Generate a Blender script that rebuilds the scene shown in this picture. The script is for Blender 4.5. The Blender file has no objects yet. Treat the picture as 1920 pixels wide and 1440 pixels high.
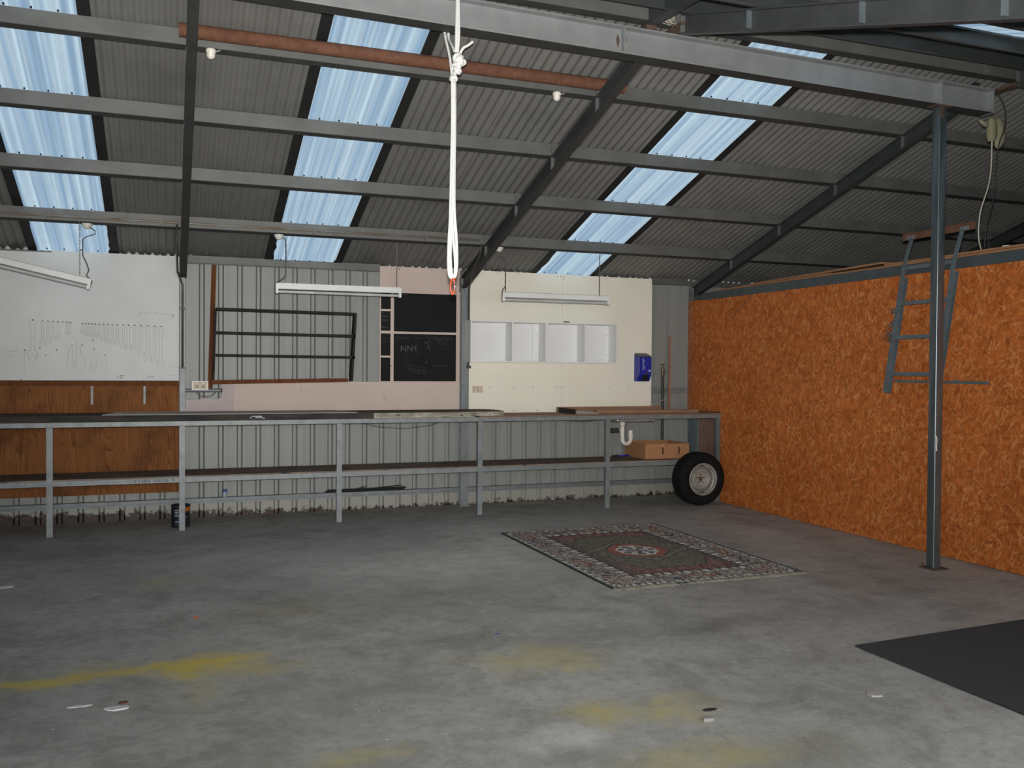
import bpy, bmesh, math, random
from mathutils import Vector, Matrix
import numpy as np
random.seed(7); RNG = np.random.RandomState(5)
SC = bpy.context.scene
COL = SC.collection

# ------------------------------------------------------------------ camera
CAM = Vector((-0.1131, -9.9518, 1.5612))
def cam_axes(yaw, pitch, roll):
    a, b, c = [math.radians(v) for v in (yaw, pitch, roll)]
    f = Vector((math.sin(a)*math.cos(b), math.cos(a)*math.cos(b), math.sin(b)))
    r = Vector((math.cos(a), -math.sin(a), 0)); u = r.cross(f)
    return r*math.cos(c)+u*math.sin(c), -r*math.sin(c)+u*math.cos(c), f
CR, CU, CF = cam_axes(20.7508, -0.92063, 0.38921)
cd = bpy.data.cameras.new('camera'); cam = bpy.data.objects.new('camera', cd); COL.objects.link(cam)
cd.sensor_width = 36; cd.lens = 1700.48/1920*36; cd.clip_start = 0.05; cd.clip_end = 400
cam.matrix_world = Matrix(((CR.x, CU.x, -CF.x, CAM.x), (CR.y, CU.y, -CF.y, CAM.y), (CR.z, CU.z, -CF.z, CAM.z), (0, 0, 0, 1)))
SC.camera = cam

# ------------------------------------------------------------------ world: even overcast sky
SKY = 3.3
w = bpy.data.worlds.new('overcast_sky'); SC.world = w; w.use_nodes = True
bg = w.node_tree.nodes['Background']; bg.inputs[0].default_value = (0.95, 0.985, 1.0, 1); bg.inputs[1].default_value = SKY

# the photographer's flash, on the camera just above the lens
FLASH = 1900.0
ld = bpy.data.lights.new('camera_flash', 'SPOT'); ld.energy = FLASH; ld.shadow_soft_size = 0.025
ld.spot_size = math.radians(98); ld.spot_blend = 1.0; ld.color = (1.0, 0.97, 0.92)
fl = bpy.data.objects.new('camera_flash', ld); COL.objects.link(fl)
fp = CAM + CU*0.11
fl.location = fp; fl.rotation_euler = (CF + CU*0.36).to_track_quat('-Z', 'Y').to_euler()

SC.view_settings.view_transform = 'Standard'; SC.view_settings.look = 'None'
SC.view_settings.exposure = 0.0; SC.view_settings.gamma = 1.0; SC.view_settings.use_curve_mapping = False

# ------------------------------------------------------------------ materials
def new_mat(name):
    m = bpy.data.materials.new(name); m.use_nodes = True
    nt = m.node_tree; b = nt.nodes['Principled BSDF']
    return m, nt, b
def N(nt, t, **kw):
    n = nt.nodes.new(t)
    for k, v in kw.items():
        if k.startswith('i_'):
            key = k[2:]; key = int(key) if key.isdigit() else key
            n.inputs[key].default_value = v
        else: setattr(n, k, v)
    return n
def coord(nt, scale=(1, 1, 1), rot=(0, 0, 0), loc=(0, 0, 0), src='Object'):
    tc = N(nt, 'ShaderNodeTexCoord'); mp = N(nt, 'ShaderNodeMapping')
    mp.inputs['Scale'].default_value = scale; mp.inputs['Rotation'].default_value = rot; mp.inputs['Location'].default_value = loc
    nt.links.new(tc.outputs[src], mp.inputs['Vector']); return mp.outputs[0]
def world_pos(nt): return N(nt, 'ShaderNodeNewGeometry').outputs['Position']
def noise(nt, vec, scale=5, detail=4, rough=0.6, dist=0.0):
    n = N(nt, 'ShaderNodeTexNoise', i_Scale=scale, i_Detail=detail, i_Roughness=rough, i_Distortion=dist)
    nt.links.new(vec, n.inputs['Vector']); return n.outputs['Fac']
def ramp(nt, fac, stops, interp='LINEAR'):
    r = N(nt, 'ShaderNodeValToRGB'); cr = r.color_ramp; cr.interpolation = interp
    while len(cr.elements) < len(stops): cr.elements.new(0.5)
    for e, (p, c) in zip(cr.elements, stops):
        e.position = p; e.color = (c[0], c[1], c[2], 1) if hasattr(c, '__len__') else (c, c, c, 1)
    nt.links.new(fac, r.inputs[0]); return r.outputs[0]
def mix(nt, fac, a, b, mode='MIX'):
    m = N(nt, 'ShaderNodeMix', data_type='RGBA', blend_type=mode)
    for s, v in ((0, fac), (6, a), (7, b)):
        if hasattr(v, 'is_linked') or hasattr(v, 'links'): nt.links.new(v, m.inputs[s])
        elif s == 0: m.inputs[0].default_value = v
        else: m.inputs[s].default_value = (v[0], v[1], v[2], 1)
    return m.outputs[2]
def math_(nt, op, a, b=None, c=None, clamp=False):
    n = N(nt, 'ShaderNodeMath', operation=op, use_clamp=clamp)
    for i, v in enumerate((a, b, c)):
        if v is None: continue
        if hasattr(v, 'links'): nt.links.new(v, n.inputs[i])
        else: n.inputs[i].default_value = v
    return n.outputs[0]
def bump(nt, b, h, strength=0.2, dist=0.01):
    n = N(nt, 'ShaderNodeBump'); n.inputs['Strength'].default_value = strength; n.inputs['Distance'].default_value = dist
    nt.links.new(h, n.inputs['Height']); nt.links.new(n.outputs[0], b.inputs['Normal'])
def mat(name, c1, c2=None, rough=0.6, metal=0.0, scale=6, stretch=(1, 1, 1), lo=0.35, hi=0.65, bmp=0.0, c3=None, spots=0.62, pos=False, spec=0.5):
    m, nt, b = new_mat(name)
    c2 = c2 or tuple(v*0.8 for v in c1)
    if pos:
        mp = N(nt, 'ShaderNodeMapping'); mp.inputs['Scale'].default_value = stretch
        nt.links.new(world_pos(nt), mp.inputs['Vector']); v = mp.outputs[0]
    else: v = coord(nt, stretch)
    f = noise(nt, v, scale)
    col = ramp(nt, f, [(lo, c1), (hi, c2)])
    if c3:
        g = noise(nt, v, scale*2.3, 5, 0.7)
        col = mix(nt, ramp(nt, g, [(spots, 0.0), (min(spots+0.08, 1), 1.0)]), col, c3)
    nt.links.new(col, b.inputs['Base Color'])
    b.inputs['Roughness'].default_value = rough; b.inputs['Metallic'].default_value = metal
    b.inputs['Specular IOR Level'].default_value = spec
    if bmp: bump(nt, b, noise(nt, v, scale*4, 3), bmp)
    return m
MT = {}
MT['galv'] = mat('galvanised_steel', (0.22, 0.24, 0.25), (0.165, 0.18, 0.185), 0.5, 0.35, 9, c3=(0.28, 0.295, 0.30), spots=0.64, pos=True)
MT['galv_light'] = mat('bright_galvanised_steel', (0.23, 0.243, 0.248), (0.165, 0.178, 0.182), 0.5, 0.3, 12, c3=(0.40, 0.42, 0.43), spots=0.66, pos=True)
MT['purlin'] = mat('purlin_steel', (0.145, 0.147, 0.14), (0.11, 0.112, 0.107), 0.55, 0.25, 4, c3=(0.13, 0.13, 0.12), spots=0.66, pos=True)
MT['beamsteel'] = mat('painted_beam_steel', (0.29, 0.305, 0.31), (0.24, 0.252, 0.258), 0.42, 0.3, 5, c3=(0.14, 0.12, 0.10), spots=0.72, pos=True)
MT['rafter'] = mat('grey_rafter_steel', (0.060, 0.068, 0.071), (0.045, 0.052, 0.054), 0.45, 0.3, 5, c3=(0.2, 0.21, 0.21), spots=0.7, pos=True)
MT['near_rafter'] = mat('dark_mill_steel', (0.085, 0.092, 0.096), (0.065, 0.07, 0.073), 0.38, 0.4, 5, c3=(0.15, 0.15, 0.15), spots=0.7, pos=True)
MT['blue_steel'] = mat('blue_grey_steel', (0.155, 0.19, 0.205), (0.115, 0.14, 0.15), 0.42, 0.35, 6, c3=(0.22, 0.2, 0.19), spots=0.68, pos=True)
MT['rust'] = mat('rusty_steel', (0.155, 0.072, 0.045), (0.11, 0.052, 0.034), 0.9, 0, 14, c3=(0.2, 0.12, 0.08), spots=0.6, pos=True, spec=0.15)
MT['bearer_steel'] = mat('dark_blue_grey_steel', (0.085, 0.102, 0.11), (0.065, 0.078, 0.085), 0.5, 0.3, 6, c3=(0.12, 0.12, 0.12), spots=0.7, pos=True)
MT['post_steel'] = mat('blue_grey_post_steel', (0.17, 0.20, 0.215), (0.125, 0.15, 0.16), 0.3, 0.75, 6, (3, 3, 0.5), c3=(0.2, 0.18, 0.17), spots=0.66, pos=True)
MT['flange_shade'] = mat('shaded_flange_underside', (0.042, 0.043, 0.041), (0.03, 0.031, 0.03), 0.7, 0.1, 6, pos=True)  # shade under the purlin, rafter and beam flanges, put into the colour
MT['rust_dark'] = mat('dark_rust', (0.10, 0.06, 0.04), (0.06, 0.04, 0.03), 0.85, 0, 14, pos=True)
MT['rack'] = mat('dark_brown_steel', (0.020, 0.016, 0.014), (0.035, 0.028, 0.024), 0.8, 0, 10, spec=0.2)
MT['timber'] = mat('brown_timber', (0.16, 0.06, 0.022), (0.10, 0.038, 0.015), 0.8, 0, 3, (9, 9, 0.7), c3=(0.05, 0.025, 0.015), spots=0.68, spec=0.12)
MT['plank'] = mat('pale_brown_plank', (0.30, 0.17, 0.10), (0.22, 0.12, 0.07), 0.7, 0, 3, (0.8, 9, 9))
MT['loftply'] = mat('loft_plywood', (0.33, 0.17, 0.085), (0.24, 0.115, 0.055), 0.75, 0, 4, (6, 1, 6), pos=True)
MT['white'] = mat('white_melamine', (0.78, 0.78, 0.775), (0.74, 0.74, 0.74), 0.5, 0, 3)
MT['fitting'] = mat('white_light_fitting', (0.74, 0.75, 0.74), (0.66, 0.67, 0.66), 0.45, 0, 5)
MT['fitting_edge'] = mat('dusty_top_edge', (0.34, 0.30, 0.22), (0.45, 0.42, 0.36), 0.8, 0, 12)
MT['tube'] = mat('fluorescent_tube_glass', (0.55, 0.55, 0.53), None, 0.25)
MT['plastic_white'] = mat('white_plastic', (0.72, 0.70, 0.65), (0.62, 0.58, 0.5), 0.45, 0, 8)
MT['plastic_cream'] = mat('cream_plastic', (0.58, 0.45, 0.30), (0.5, 0.38, 0.26), 0.5, 0, 8)
MT['black'] = mat('black_plastic', (0.012, 0.012, 0.013), (0.02, 0.02, 0.02), 0.5)
MT['dark_edge'] = mat('black_edge_tape', (0.006, 0.007, 0.008), (0.012, 0.013, 0.013), 0.75, 0, 9)
MT['blue'] = mat('blue_dispenser_plastic', (0.012, 0.028, 0.32), (0.012, 0.022, 0.26), 0.32)
MT['print_pale'] = mat('pale_print', (0.5, 0.56, 0.75), None, 0.5)
MT['grey_lid'] = mat('grey_plastic_top', (0.09, 0.09, 0.10), None, 0.5)
MT['rope'] = mat('white_braided_rope', (0.80, 0.81, 0.79), (0.68, 0.69, 0.67), 0.8, 0, 60, (1, 1, 2), bmp=0.5)
MT['orange'] = mat('orange_hook_paint', (0.62, 0.085, 0.015), (0.45, 0.06, 0.01), 0.3)
MT['chrome'] = mat('worn_chrome', (0.65, 0.66, 0.67), None, 0.2, 0.8)
MT['brass'] = mat('tarnished_brass', (0.11, 0.085, 0.045), (0.07, 0.055, 0.035), 0.4, 0.7)
MT['chain'] = mat('dull_chain_steel', (0.16, 0.16, 0.16), None, 0.5, 0.5)
MT['cable'] = mat('grey_cable', (0.10, 0.10, 0.10), None, 0.6)
MT['cable_pale'] = mat('pale_cable', (0.42, 0.40, 0.33), None, 0.6)
MT['tyre'] = mat('black_tyre_rubber', (0.006, 0.006, 0.006), (0.009, 0.009, 0.009), 0.85, 0, 8, spec=0.15)
MT['rim'] = mat('white_steel_rim', (0.40, 0.385, 0.355), (0.30, 0.285, 0.26), 0.4, 0.35, 10, c3=(0.22, 0.12, 0.055), spots=0.58, pos=True)
MT['hole'] = mat('dark_recess', (0.006, 0.006, 0.006), None, 0.9)
MT['hub'] = mat('rusty_hub', (0.10, 0.055, 0.03), None, 0.8)
MT['card'] = mat('brown_cardboard', (0.37, 0.185, 0.085), (0.33, 0.16, 0.072), 0.85, 0, 5)
MT['card_dark'] = mat('cardboard_slot', (0.06, 0.028, 0.012), None, 0.9)
MT['tape'] = mat('packing_tape', (0.42, 0.25, 0.14), None, 0.35)
MT['tin'] = mat('navy_tin', (0.012, 0.018, 0.03), (0.02, 0.022, 0.03), 0.35, 0.2, 20)
MT['tin_orange'] = mat('orange_tin_label', (0.50, 0.14, 0.02), None, 0.45)
MT['tin_olive'] = mat('olive_tin_lip', (0.07, 0.055, 0.025), None, 0.5)
MT['print_white'] = mat('white_print', (0.45, 0.46, 0.45), None, 0.6)
MT['print_blue'] = mat('blue_print', (0.06, 0.12, 0.32), None, 0.6)
MT['glass_blue'] = mat('blue_cap', (0.03, 0.09, 0.28), None, 0.4)
MT['jar'] = mat('hazy_jar', (0.42, 0.45, 0.46), (0.25, 0.3, 0.36), 0.25, 0, 40)
MT['pipe'] = mat('dark_conduit', (0.085, 0.075, 0.06), (0.055, 0.05, 0.045), 0.5, 0.2, 8, pos=True)
MT['conduit'] = mat('brown_stained_conduit', (0.20, 0.155, 0.10), (0.27, 0.26, 0.24), 0.5, 0.1, 5, pos=True)
MT['cloth'] = mat('yellowed_cloth', (0.24, 0.225, 0.14), (0.17, 0.16, 0.10), 0.9, 0, 10, bmp=0.3)
MT['mat'] = mat('charcoal_floor_mat', (0.028, 0.030, 0.032), (0.036, 0.038, 0.040), 0.95, 0, 120, bmp=0.3)
MT['board_black'] = mat('blackboard', (0.009, 0.010, 0.010), (0.013, 0.014, 0.0135), 0.8, 0, 4, spec=0.2)
MT['chalk'] = mat('faded_chalk', (0.055, 0.057, 0.055), (0.028, 0.03, 0.028), 0.95, 0, 60)
MT['chalk_bright'] = mat('chalk', (0.12, 0.124, 0.12), (0.055, 0.057, 0.055), 0.95, 0, 60)
MT['pencil'] = mat('pencil_line', (0.36, 0.36, 0.35), (0.48, 0.48, 0.47), 0.9, 0, 30)
MT['ink'] = mat('ink_mark', (0.12, 0.12, 0.12), (0.2, 0.2, 0.2), 0.9, 0, 30)
MT['stencil'] = mat('stencil_ink', (0.045, 0.048, 0.055), (0.09, 0.095, 0.10), 0.8, 0, 90)
MT['pink'] = mat('pale_pink_board', (0.60, 0.485, 0.435), (0.56, 0.45, 0.40), 0.75, 0, 3, c3=(0.42, 0.34, 0.30), spots=0.64, pos=True)
MT['pink_grey'] = mat('grubby_pink_board', (0.52, 0.44, 0.43), (0.46, 0.39, 0.39), 0.75, 0, 6, c3=(0.24, 0.19, 0.19), spots=0.66, pos=True)
MT['cream'] = mat('cream_painted_sheet', (0.83, 0.80, 0.69), (0.80, 0.765, 0.65), 0.6, 0, 1.6, pos=True)
MT['whiteboard'] = mat('white_tool_board', (0.68, 0.69, 0.68), (0.61, 0.62, 0.61), 0.6, 0, 2.2, (1, 1, 0.7), c3=(0.52, 0.53, 0.53), spots=0.7, pos=True)
MT['slab'] = mat('dirty_bench_edge', (0.020, 0.018, 0.017), (0.055, 0.046, 0.040), 0.7, 0, 2.5, (1.2, 1, 6), c3=(0.12, 0.07, 0.045), spots=0.66, pos=True, spec=0.2)
MT['slab_pale'] = mat('worn_pale_bench_edge', (0.44, 0.41, 0.345), (0.19, 0.165, 0.135), 0.7, 0, 5, (1.1, 1, 3), c3=(0.07, 0.055, 0.042), spots=0.58, pos=True, spec=0.2)
MT['slab_top'] = mat('grimy_bench_top', (0.035, 0.031, 0.027), (0.07, 0.06, 0.048), 0.8, 0, 3, (1, 3, 3), pos=True, spec=0.15)
MT['slab_worn'] = mat('olive_brown_bench_lining', (0.13, 0.11, 0.075), (0.085, 0.07, 0.05), 0.85, 0, 3, (1, 3, 3), c3=(0.2, 0.18, 0.14), spots=0.66, pos=True, spec=0.1)
MT['bench_ply'] = mat('brown_bench_ply', (0.23, 0.13, 0.08), (0.16, 0.09, 0.055), 0.7, 0, 4, (0.7, 6, 6), c3=(0.3, 0.27, 0.22), spots=0.7, pos=True)
MT['shelf_ply'] = mat('dusty_shelf_board', (0.17, 0.135, 0.11), (0.26, 0.21, 0.175), 0.85, 0, 2.2, (0.9, 2, 2), c3=(0.07, 0.062, 0.056), spots=0.58, pos=True, spec=0.1)
MT['fibre_sheet'] = mat('pale_fibre_sheet', (0.42, 0.38, 0.35), (0.36, 0.33, 0.31), 0.75, 0, 4)
MT['sink'] = mat('stained_steel_sink', (0.40, 0.41, 0.40), (0.26, 0.25, 0.22), 0.4, 0.5, 14)
MT['foil'] = mat('pinkish_foil_insulation', (0.30, 0.19, 0.15), (0.19, 0.12, 0.095), 0.4, 0.2, 6, bmp=0.6)
MT['flake'] = mat('white_paint_flake', (0.72, 0.72, 0.70), None, 0.7)
MT['rock'] = mat('grey_chip', (0.30, 0.29, 0.27), None, 0.8)
MT['asphalt'] = mat('driveway_concrete', (0.32, 0.32, 0.31), (0.25, 0.25, 0.24), 0.9, 0, 2)
MT['strap'] = mat('dull_metal_strap', (0.24, 0.25, 0.25), (0.16, 0.17, 0.17), 0.5, 0.3, 20)

def mat_roof():
    m, nt, b = new_mat('weathered_corrugated_iron')
    p = world_pos(nt)
    f = noise(nt, p, 2.2, 5); base = ramp(nt, f, [(0.3, (0.205, 0.205, 0.194)), (0.7, (0.155, 0.155, 0.147))])
    sp = N(nt, 'ShaderNodeSeparateXYZ'); nt.links.new(p, sp.inputs[0])
    # mould creeping up from the eave
    d = math_(nt, 'ADD', sp.outputs['Y'], math_(nt, 'MULTIPLY', noise(nt, p, 3.0, 5, 0.7), 0.75))
    mould = ramp(nt, d, [(0.12, 0.0), (0.52, 1.0)])
    col = mix(nt, math_(nt, 'MULTIPLY', mould, 0.6), base, (0.035, 0.035, 0.03))
    n2 = noise(nt, p, 26, 3, 0.6)
    col = mix(nt, ramp(nt, n2, [(0.70, 0.0), (0.76, 0.7)]), col, (0.12, 0.11, 0.10))
    nt.links.new(col, b.inputs['Base Color']); b.inputs['Roughness'].default_value = 0.6; b.inputs['Metallic'].default_value = 0.1
    return m
MT['roof'] = mat_roof()

def mat_skylight():
    m, nt, b = new_mat('translucent_fibreglass_sheet')
    p = world_pos(nt); mp = N(nt, 'ShaderNodeMapping'); mp.inputs['Scale'].default_value = (22, 0.22, 0.22)
    nt.links.new(p, mp.inputs['Vector'])
    f = noise(nt, mp.outputs[0], 1.0, 3, 0.5)
    g = noise(nt, p, 1.1, 3)
    col = ramp(nt, f, [(0.36, (0.103, 0.150, 0.203)), (0.60, (0.188, 0.234, 0.266))])
    col = mix(nt, ramp(nt, g, [(0.45, 0.0), (0.75, 0.4)]), col, (0.105, 0.15, 0.203))
    tr = N(nt, 'ShaderNodeBsdfTranslucent'); df = N(nt, 'ShaderNodeBsdfDiffuse'); ms = N(nt, 'ShaderNodeMixShader')
    ms.inputs[0].default_value = 0.12
    nt.links.new(col, tr.inputs[0]); nt.links.new(col, df.inputs[0])
    nt.links.new(tr.outputs[0], ms.inputs[1]); nt.links.new(df.outputs[0], ms.inputs[2])
    nt.links.new(ms.outputs[0], nt.nodes['Material Output'].inputs[0])
    return m
MT['skylight'] = mat_skylight()

def mat_clad():
    m, nt, b = new_mat('grey_ribbed_cladding')
    p = world_pos(nt); sp = N(nt, 'ShaderNodeSeparateXYZ'); nt.links.new(p, sp.inputs[0])
    mp = N(nt, 'ShaderNodeMapping'); mp.inputs['Scale'].default_value = (18, 18, 0.5); nt.links.new(p, mp.inputs['Vector'])
    f = noise(nt, mp.outputs[0], 1.0, 3); base = ramp(nt, f, [(0.3, (0.265, 0.274, 0.262)), (0.7, (0.222, 0.23, 0.22))])
    g = noise(nt, p, 5, 5, 0.65); base = mix(nt, ramp(nt, g, [(0.66, 0.0), (0.72, 0.55)]), base, (0.24, 0.235, 0.20))
    wob = math_(nt, 'MULTIPLY', noise(nt, p, 7, 4, 0.6), 0.34)
    h = math_(nt, 'SUBTRACT', sp.outputs['Z'], wob)
    pale = ramp(nt, h, [(0.0, 1.0), (0.035, 0.0)]); base = mix(nt, math_(nt, 'MULTIPLY', pale, 0.45), base, (0.33, 0.32, 0.26))
    lx = math_(nt, 'MULTIPLY_ADD', sp.outputs['X'], -0.026, 0.040)      # rust is worse to the left
    lx = math_(nt, 'MAXIMUM', lx, -0.012)
    h2 = math_(nt, 'SUBTRACT', math_(nt, 'ADD', sp.outputs['Z'], 0.135), math_(nt, 'ADD', math_(nt, 'MULTIPLY', noise(nt, p, 13, 5, 0.75), 0.3), lx))
    rust = ramp(nt, h2, [(0.0, 1.0), (0.03, 0.0)])
    rc = ramp(nt, noise(nt, p, 40, 3), [(0.40, (0.010, 0.007, 0.005)), (0.68, (0.06, 0.02, 0.007))])
    col = mix(nt, rust, base, rc)
    nt.links.new(col, b.inputs['Base Color']); b.inputs['Roughness'].default_value = 0.5; b.inputs['Metallic'].default_value = 0.08
    return m
MT['clad'] = mat_clad()

def mat_ply():
    m, nt, b = new_mat('stained_plywood')
    v = world_pos(nt); mp = N(nt, 'ShaderNodeMapping'); mp.inputs['Scale'].default_value = (7, 1, 0.55); nt.links.new(v, mp.inputs['Vector'])
    n1 = noise(nt, mp.outputs[0], 1.0, 2, 0.5, 0.6)
    wv = math_(nt, 'FRACT', math_(nt, 'MULTIPLY', n1, 16.0))
    col = ramp(nt, wv, [(0.0, (0.26, 0.105, 0.036)), (0.75, (0.21, 0.082, 0.028)), (1.0, (0.14, 0.053, 0.018))])
    g = noise(nt, v, 2.4, 4)
    col = mix(nt, ramp(nt, g, [(0.5, 0.0), (0.7, 0.8)]), col, (0.075, 0.032, 0.014))
    nt.links.new(col, b.inputs['Base Color']); b.inputs['Roughness'].default_value = 0.75; b.inputs['Specular IOR Level'].default_value = 0.12
    return m
MT['ply'] = mat_ply()

def mat_osb():
    m, nt, b = new_mat('oriented_strand_board')
    p = world_pos(nt)
    base = ramp(nt, noise(nt, p, 2.0, 4), [(0.3, (0.52, 0.150, 0.036)), (0.7, (0.44, 0.120, 0.027))])
    hb = None
    for k, (ang, sx, sy, sd) in enumerate(((12, 13, 62, 0), (100, 15, 80, 3.1), (48, 14, 66, 7.7), (142, 15, 75, 12.3), (75, 13, 95, 21.0))):
        mp = N(nt, 'ShaderNodeMapping'); mp.inputs['Rotation'].default_value = (math.radians(ang), 0, 0); mp.inputs['Location'].default_value = (0, sd, sd*1.7)
        mp.inputs['Scale'].default_value = (1, 1, 1)
        nz = N(nt, 'ShaderNodeTexNoise', i_Scale=6.0, i_Detail=2.0); nt.links.new(p, nz.inputs['Vector'])
        vm = N(nt, 'ShaderNodeVectorMath', operation='MULTIPLY_ADD'); nt.links.new(nz.outputs['Color'], vm.inputs[0]); vm.inputs[1].default_value = (0.035, 0.035, 0.035); nt.links.new(p, vm.inputs[2])
        nt.links.new(vm.outputs[0], mp.inputs['Vector'])
        m2 = N(nt, 'ShaderNodeMapping'); m2.inputs['Scale'].default_value = (1, sx, sy); nt.links.new(mp.outputs[0], m2.inputs['Vector'])
        vo = N(nt, 'ShaderNodeTexVoronoi', voronoi_dimensions='3D'); vo.inputs['Scale'].default_value = 1.0; nt.links.new(m2.outputs[0], vo.inputs['Vector'])
        s = N(nt, 'ShaderNodeSeparateColor'); nt.links.new(vo.outputs['Color'], s.inputs[0])
        base = mix(nt, 1.0, base, ramp(nt, s.outputs[2], [(0.0, (0.91, 0.91, 0.91)), (1.0, (1.07, 1.07, 1.07))]), 'MULTIPLY')
        light = ramp(nt, s.outputs[0], [(0.925, 0.0), (0.98, 0.48)])
        dark = ramp(nt, s.outputs[1], [(0.89, 0.0), (0.96, 0.48)])
        base = mix(nt, light, base, (0.66, 0.29, 0.105))
        base = mix(nt, dark, base, (0.24, 0.058, 0.012))
        if k == 0: hb = s.outputs[2]
    nt.links.new(base, b.inputs['Base Color']); b.inputs['Roughness'].default_value = 0.55; b.inputs['Specular IOR Level'].default_value = 0.12
    bump(nt, b, hb, 0.12, 0.004)
    return m
MT['osb'] = mat_osb()

def mat_floor():
    m, nt, b = new_mat('stained_concrete_slab')
    p = world_pos(nt)
    sp = N(nt, 'ShaderNodeSeparateXYZ'); nt.links.new(p, sp.inputs[0])
    base = ramp(nt, noise(nt, p, 0.9, 6, 0.6), [(0.3, (0.298, 0.297, 0.279)), (0.7, (0.428, 0.424, 0.396))])
    base = mix(nt, ramp(nt, noise(nt, p, 3.2, 6, 0.7), [(0.50, 0.0), (0.70, 0.75)]), base, (0.185, 0.185, 0.174))
    base = mix(nt, ramp(nt, noise(nt, p, 7.5, 5, 0.65), [(0.54, 0.0), (0.70, 0.6)]), base, (0.46, 0.463, 0.44))
    base = mix(nt, ramp(nt, noise(nt, p, 16, 6, 0.75), [(0.48, 0.0), (0.64, 0.55)]), base, (0.235, 0.231, 0.213))
    base = mix(nt, ramp(nt, noise(nt, p, 1.7, 5, 0.7, 0.8), [(0.48, 0.0), (0.66, 0.7)]), base, (0.21, 0.207, 0.191))
    wn = N(nt, 'ShaderNodeTexNoise', i_Scale=3.5, i_Detail=5.0, i_Roughness=0.65); nt.links.new(p, wn.inputs['Vector'])
    wv = N(nt, 'ShaderNodeVectorMath', operation='MULTIPLY_ADD'); nt.links.new(wn.outputs['Color'], wv.inputs[0])
    wv.inputs[1].default_value = (0.55, 0.45, 0.0); nt.links.new(p, wv.inputs[2])
    breakup = ramp(nt, noise(nt, p, 5.0, 5, 0.7), [(0.32, 0.25), (0.66, 1.0)])
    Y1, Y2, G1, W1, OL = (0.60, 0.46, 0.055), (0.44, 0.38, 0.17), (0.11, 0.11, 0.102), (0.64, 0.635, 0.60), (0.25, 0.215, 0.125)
    blobs = [ # x, y, rx, ry, angle, colour, strength
        (-0.45, -4.93, 1.0, 0.095, 3, Y1, 1.3), (-0.35, -4.93, 0.8, 0.2, 0, Y2, 0.85), (0.10, -4.95, 0.38, 0.22, 10, Y1, 1.0), (0.35, -5.1, 0.30, 0.16, 0, Y2, 0.85),
        (0.05, -5.35, 0.18, 0.35, 0, Y2, 0.5), (-0.10, -2.92, 0.32, 0.22, 0, Y2, 0.55), (0.58, -4.0, 0.55, 0.28, 20, OL, 0.7), (0.62, -3.8, 0.2, 0.1, 0, G1, 0.45),
        (1.78, -5.45, 0.42, 0.30, 0, Y2, 0.95), (1.93, -5.62, 0.12, 0.16, 0, Y1, 0.4), (1.75, -6.28, 0.22, 0.20, 0, Y2, 1.1), (2.08, -6.32, 0.28, 0.22, 0, Y2, 1.0),
        (1.35, -5.35, 0.25, 0.12, 0, OL, 0.5), (0.85, -4.95, 0.22, 0.3, 0, G1, 0.4), (1.35, -4.95, 0.6, 0.12, 0, G1, 0.4), (0.85, -5.6, 0.7, 0.16, 8, G1, 0.35),
        (1.45, -6.45, 0.26, 0.16, 0, W1, 0.75), (0.62, -6.35, 0.26, 0.12, 10, Y2, 0.85), (0.15, -6.5, 0.6, 0.35, 0, OL, 0.5), (1.9, -6.85, 0.5, 0.25, 0, Y2, 0.85),
        (3.02, -5.25, 0.55, 0.14, 10, G1, 0.6), (4.9, -4.62, 0.22, 0.12, 0, G1, 0.6), (4.75, -4.95, 0.5, 0.18, 0, G1, 0.35), (-0.95, -4.2, 0.16, 0.10, 0, G1, 0.6),
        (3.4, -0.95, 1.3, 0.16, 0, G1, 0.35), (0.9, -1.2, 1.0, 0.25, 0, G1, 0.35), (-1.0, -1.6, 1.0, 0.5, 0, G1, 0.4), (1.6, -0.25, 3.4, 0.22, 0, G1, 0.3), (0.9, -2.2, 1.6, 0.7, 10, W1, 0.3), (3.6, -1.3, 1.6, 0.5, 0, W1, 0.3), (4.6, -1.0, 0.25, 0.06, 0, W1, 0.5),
        (2.45, -2.6, 0.9, 1.9, -15, W1, 0.75), (1.5, -3.0, 1.2, 0.9, 0, W1, 0.7), (5.1, -2.6, 0.45, 1.4, 0, W1, 0.28), (2.5, -4.8, 0.7, 0.35, 0, W1, 0.25),
        (-1.19, -2.74, 0.09, 0.05, 0, W1, 1.0), (0.05, -1.65, 0.2, 0.05, 0, W1, 0.5), (1.1, -6.9, 0.3, 0.2, 0, OL, 0.5), (2.4, -6.9, 0.5, 0.3, 0, OL, 0.35), (2.3, -4.62, 0.55, 0.12, -20, G1, 0.35)]
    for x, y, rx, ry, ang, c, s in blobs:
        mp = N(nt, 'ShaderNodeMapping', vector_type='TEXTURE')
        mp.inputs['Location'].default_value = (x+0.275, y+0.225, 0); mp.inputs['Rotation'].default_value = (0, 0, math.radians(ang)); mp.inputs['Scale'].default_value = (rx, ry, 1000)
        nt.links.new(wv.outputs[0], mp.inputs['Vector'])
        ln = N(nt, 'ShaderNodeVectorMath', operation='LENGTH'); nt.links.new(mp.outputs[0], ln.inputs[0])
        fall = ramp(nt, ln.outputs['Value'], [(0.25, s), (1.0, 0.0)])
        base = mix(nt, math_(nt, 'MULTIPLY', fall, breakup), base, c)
    sp1 = noise(nt, p, 34, 2, 0.5); base = mix(nt, ramp(nt, sp1, [(0.715, 0.0), (0.735, 0.85)]), base, (0.6, 0.6, 0.57))
    sp3 = noise(nt, p, 70, 2, 0.5); base = mix(nt, ramp(nt, sp3, [(0.73, 0.0), (0.75, 0.7)]), base, (0.58, 0.58, 0.55))
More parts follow.
